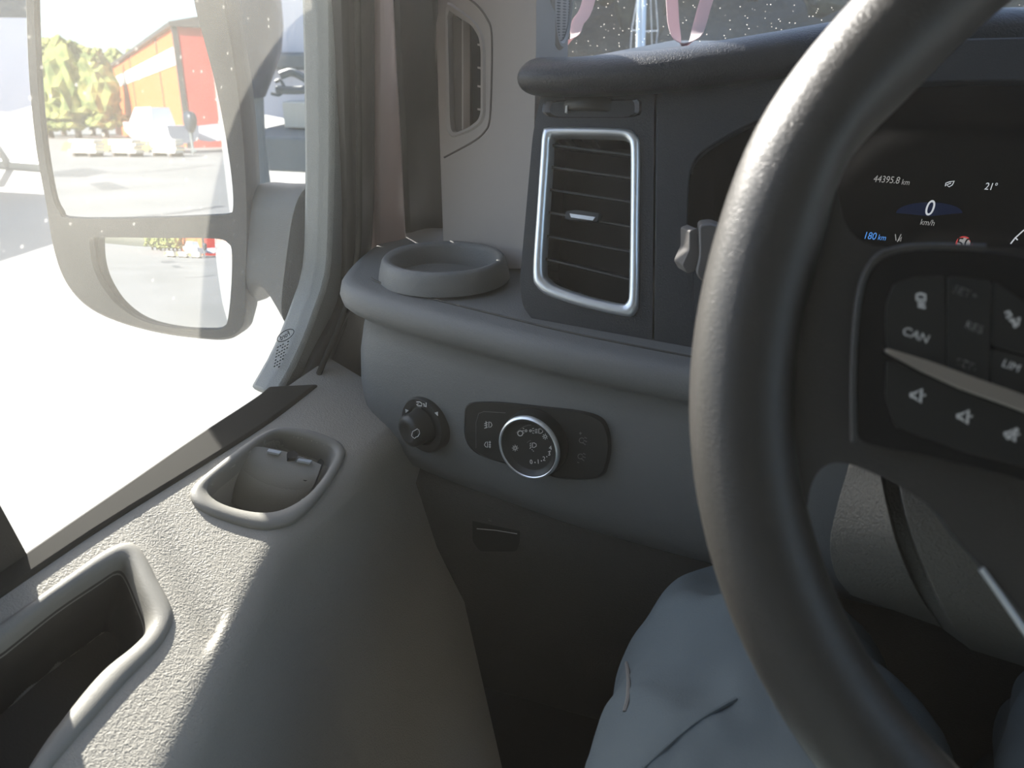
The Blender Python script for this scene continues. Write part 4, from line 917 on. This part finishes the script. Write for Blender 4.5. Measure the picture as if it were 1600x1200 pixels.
# timber stacks
random.seed(8)
for i, x in enumerate((118, 180, 242)):
    g = ghit(x, 244); g2 = ghit(x+30, 245); d = nrm((g2-g)*A(1, 1, 0)); t = thing('timber_stack', g, ['pale timber stack at the yard edge, leftmost in the mirror', 'pale timber stack left of the white boat in the mirror', 'pale timber stack before the white cabin boat in the mirror'][i], 'timber', 'timber stacks along the yard edge')
    for k in range(4): box('beam', g+d*1.0+A(0, 0, .25+.16*k)+np.cross(d, A(0, 0, 1))*random.uniform(-.1, .1), (random.uniform(1.7, 2.0), .5, .13), M['log'], t, rz=math.atan2(d[1], d[0])+random.uniform(-.03, .03), bevel=.01)
    for s in (.4, 1.6): box('bearer', g+d*s+A(0, 0, .09), (.12, .7, .18), M['bark'], t, rz=math.atan2(d[1], d[0]))

def hull_secs(c, d, L, B, H, zb, fl=.25):
    s = np.cross(A(0, 0, 1), d); out = []
    for f in np.linspace(0, 1, 12):
        w_ = B/2*(1-max(0, (f-.35)/.65)**2.2*.97); kz = H*.9*max(0, (f-.55)/.45)**2*.7; sh = H*(1+.18*f*f); p = c+d*L*f
        out.append([p+s*w_+A(0, 0, zb+sh), p+s*w_*.93+A(0, 0, zb+sh*.45+kz*.3), p+s*w_*.65+A(0, 0, zb+kz+H*.1), p+A(0, 0, zb+kz), p-s*w_*.65+A(0, 0, zb+kz+H*.1), p-s*w_*.93+A(0, 0, zb+sh*.45+kz*.3), p-s*w_+A(0, 0, zb+sh)])
    return out
def motorboat(name, stern, d, L, B, H, zb, label, cabin=True, m='gel'):
    t = thing(name, A(stern[0], stern[1], -EYE), label, 'boat'); stern = A(stern[0], stern[1], 0); d = nrm(d)
    loft('hull', hull_secs(stern, d, L, B, H, zb), M[m], t, closed=True, caps=True, angle=40)
    if cabin:
        s = np.cross(A(0, 0, 1), d); c = stern+d*L*.48
        loft('cabin', [[c-d*a-s*b+A(0, 0, z), c-d*a+s*b+A(0, 0, z), c+d*e+s*b+A(0, 0, z), c+d*e-s*b+A(0, 0, z)] for a, e, b, z in ((.9, 1.2, B*.36, zb+H), (.8, .8, B*.32, zb+H+.6), (.75, .6, B*.28, zb+H+.9))], M['white'], t, angle=30)
    return t
def outboard(c, d, scale, label, m='engine'):
    """c: clamp point on the transom, d: direction towards the boat"""
    d = nrm(d); s = np.cross(A(0, 0, 1), d); t = thing('outboard_engine', c-A(0, 0, .9*scale), label, 'outboard motor'); secs = []
    for z, l, w_, o in ((-.14, .13, .10, -.05), (-.02, .21, .15, -.06), (.10, .30, .19, -.08), (.24, .34, .215, -.11), (.36, .35, .22, -.13), (.48, .33, .21, -.14), (.60, .27, .17, -.15), (.66, .15, .09, -.16)):
        secs.append([c-d*.28*scale+A(0, 0, z*scale)+(d*math.copysign(abs(math.cos(a))**.7, math.cos(a))*l+s*math.copysign(abs(math.sin(a))**.7, math.sin(a))*w_)*scale+d*o*scale*.3 for a in [2*math.pi*j/28 for j in range(28)]])
    loft('cowling', secs, M[m], t, angle=60)
    loft('leg', [[c-d*.25*scale+A(0, 0, z*scale)+(d*math.cos(a)*l+s*math.sin(a)*w_)*scale for a in [2*math.pi*j/20 for j in range(20)]] for z, l, w_ in ((-.12, .11, .08), (-.4, .09, .05), (-.75, .10, .04), (-.9, .16, .05), (-1.0, .05, .03))], M['grey'], t, angle=60)
    lathe('propeller_hub', c-d*.42*scale-A(0, 0, .85*scale), -d, [(.05*scale, -.05), (.055*scale, .05), (.02*scale, .14*scale)], M['grey'], t, seg=16)
    return t
# reflected boat and engines
b0 = ghit(268, 243); b1 = ghit(305, 244)
bdir = nrm((ghit(246, 236)-b0)*A(1, 1, 0))
motorboat('motorboat', ghit(292, 240), nrm((ghit(235, 238)-ghit(292, 240))*A(1, 1, 0)), 5.2, 1.9, .9, -EYE+.5, 'white cabin motorboat before the orange shed, seen in the mirror')
e1 = ghit(298, 241); outboard(A(e1[0], e1[1], -EYE+1.25), nrm((ghit(250, 238)-e1)*A(1, 1, 0)), 1.25, 'black outboard engine behind the white cabin boat, seen in the mirror')
e2 = ghit(312, 242); motorboat('motorboat', ghit(330, 236), nrm((ghit(312, 240)-ghit(300, 243))*A(1, 1, 0)), 4.0, 1.7, .8, -EYE+.5, 'grey-white open boat behind the black outboard engine, seen in the mirror', False)

# ---- ahead on the left: boat stern with outboard, on a trailer
dp_ = 6.0
tc_ = at(452, 60, dp_); bdn = nrm(A(-.10, .99, 0))
stern = at(448, 110, dp_+.35)
bt = motorboat('motorboat', A(stern[0], stern[1], 0), bdn, 6.0, 2.2, 1.05, at(470, 200, dp_)[2], 'pale motorboat on a trailer, between the door mirror and window frame', False)
sN = np.cross(A(0, 0, 1), bdn)
def on_side(px, py, dd): return at(px, py, dp_+dd)
box('rubbing_strake', at(420, 95, dp_+.22), (1.0, .10, .13), M['grey'], bt, rz=math.atan2(bdn[1], bdn[0])-math.pi/2, bevel=.03)
bx_ = box('stern_locker', at(520, 180, dp_+.20), (.8, .16, .20), M['beige'], bt, rz=math.atan2(bdn[1], bdn[0])-math.pi/2, bevel=.01)
for L_, r_ in (([(438, 118), (455, 113), (472, 120), (488, 131), (494, 128), (480, 139), (455, 141), (432, 140)], .028), ([(430, 128), (438, 126), (444, 138), (436, 148), (424, 146)], .012)):
    tube('steering_hose', cr([at(x, y, dp_-.55) for x, y in L_], 6, False), r_, M['grey'], bt, seg=8)
oc0 = at(418, 108, dp_-.6); outboard(oc0, bdn, 1.15, 'dark blue outboard engine with tapered cowl, right of the mirror top')
tl_ = thing('boat_trailer', A(*(at(500, 240, dp_+.8)[:2]), -EYE), 'grey boat trailer under the pale motorboat ahead of the van', 'trailer')
tb_ = at(480, 232, dp_+.2)+bdn*.7; ang = math.atan2(bdn[1], bdn[0])
box('frame_beam', tb_+bdn*1.2, (4.5, .9, .26), M['grey'], tl_, rz=ang, bevel=.02)
for s in (.5, 2.0): lathe('wheel', A(*(tb_+bdn*s)[:2], -EYE+.3), sN, [(.001, -.62), (.18, -.62), (.28, -.60), (.30, -.55), (.30, -.45), (.28, -.42), (.001, -.42)], M['tyre'], tl_, seg=32, angle=50)
# far left, beyond the mirror: pale boat on a cradle
cr0 = at(20, 190, 9); t2 = motorboat('motorboat', cr0, nrm(A(-.95, -.1, 0)), 6.5, 2.3, 1.0, at(20, 175, 9)[2], 'bleached white boat on a cradle at the far left edge, beyond the door mirror')
ck = thing('boat_cradle', A(cr0[0]-1, cr0[1], -EYE), 'pale steel cradle under the white boat at the far left edge', 'cradle')
for s in (-.2, -1.6, -3.2):
    for w_ in (-.7, .7):
        p = A(cr0[0]+s, cr0[1]+w_, 0); tube('leg', [A(p[0], p[1]+w_*.5, -EYE), A(p[0], p[1], at(20, 178, 9)[2])], .05, M['galv'], ck, seg=8)
for w_ in (-1, 1): box('rail', A(cr0[0]-1.7, cr0[1]+w_*1.05, -EYE+.05), (4.2, .1, .1), M['galv'], ck)
# ---- sailboat mast ahead
sm0 = ray(1005, 90)*30; sm0 = A(sm0[0], sm0[1], 0)
sb_ = motorboat('sailing_boat', sm0-A(3, 0, 0), A(1, .15, 0), 8, 2.4, 1.0, -EYE-2.2, 'sailing boat with pale mast and spreader, seen through the windscreen', True)
pA, pB = at(1004, 92, 30), at(1012, -300, 30)
tube('mast', [A(pA[0], pA[1], -EYE-.2), pA, pB+A(0, 0, 2)], .085, M['mast'], sb_, seg=12)
tube('furled_sail', [A(pA[0]-.25, pA[1], -EYE-.2), at(997, 92, 30), at(1007, -300, 30)], .10, M['white'], sb_, seg=10)
tube('spreader', [at(987, 47, 30), at(1005, 49, 30), at(1028, 48, 30)], .022, M['mast'], sb_, seg=6)
for L_ in ([(984, 95), (985, 80), (987, 47), (1000, -30), (1008, -200)], [(1024, 95), (1026, 62), (1028, 48), (1023, -30), (1014, -200)], [(1019, 95), (1018, 40), (1015, -60)]):
    tube('shroud', [at(x, y, 30) for x, y in L_], .013, M['mast'], sb_, seg=5)

vm = bpy.data.materials.new('glare_veil_air'); vm.use_nodes = True; vt = vm.node_tree; vt.nodes.remove(vt.nodes['Principled BSDF'])  # thin scattering volume added in the cab to stand in for veiling lens glare
vs_ = vt.nodes.new('ShaderNodeVolumeScatter'); vs_.inputs['Density'].default_value = .038; vs_.inputs['Anisotropy'].default_value = .7; vs_.inputs[0].default_value = (1, .97, .9, 1)
vt.links.new(vs_.outputs[0], vt.nodes['Material Output'].inputs['Volume'])
hz = box('cab_glare_haze', (.42, .12, -.20), (1.70, 2.3, 1.60), vm); tag(hz, 'thin added haze filling the cab, imitating lens glare', 'haze', None, 'stuff')

# raise every root so that the asphalt is z = 0
for o in list(COL.objects):
    if o.parent is None and o.type not in ('LIGHT',): o.location.z += EYE
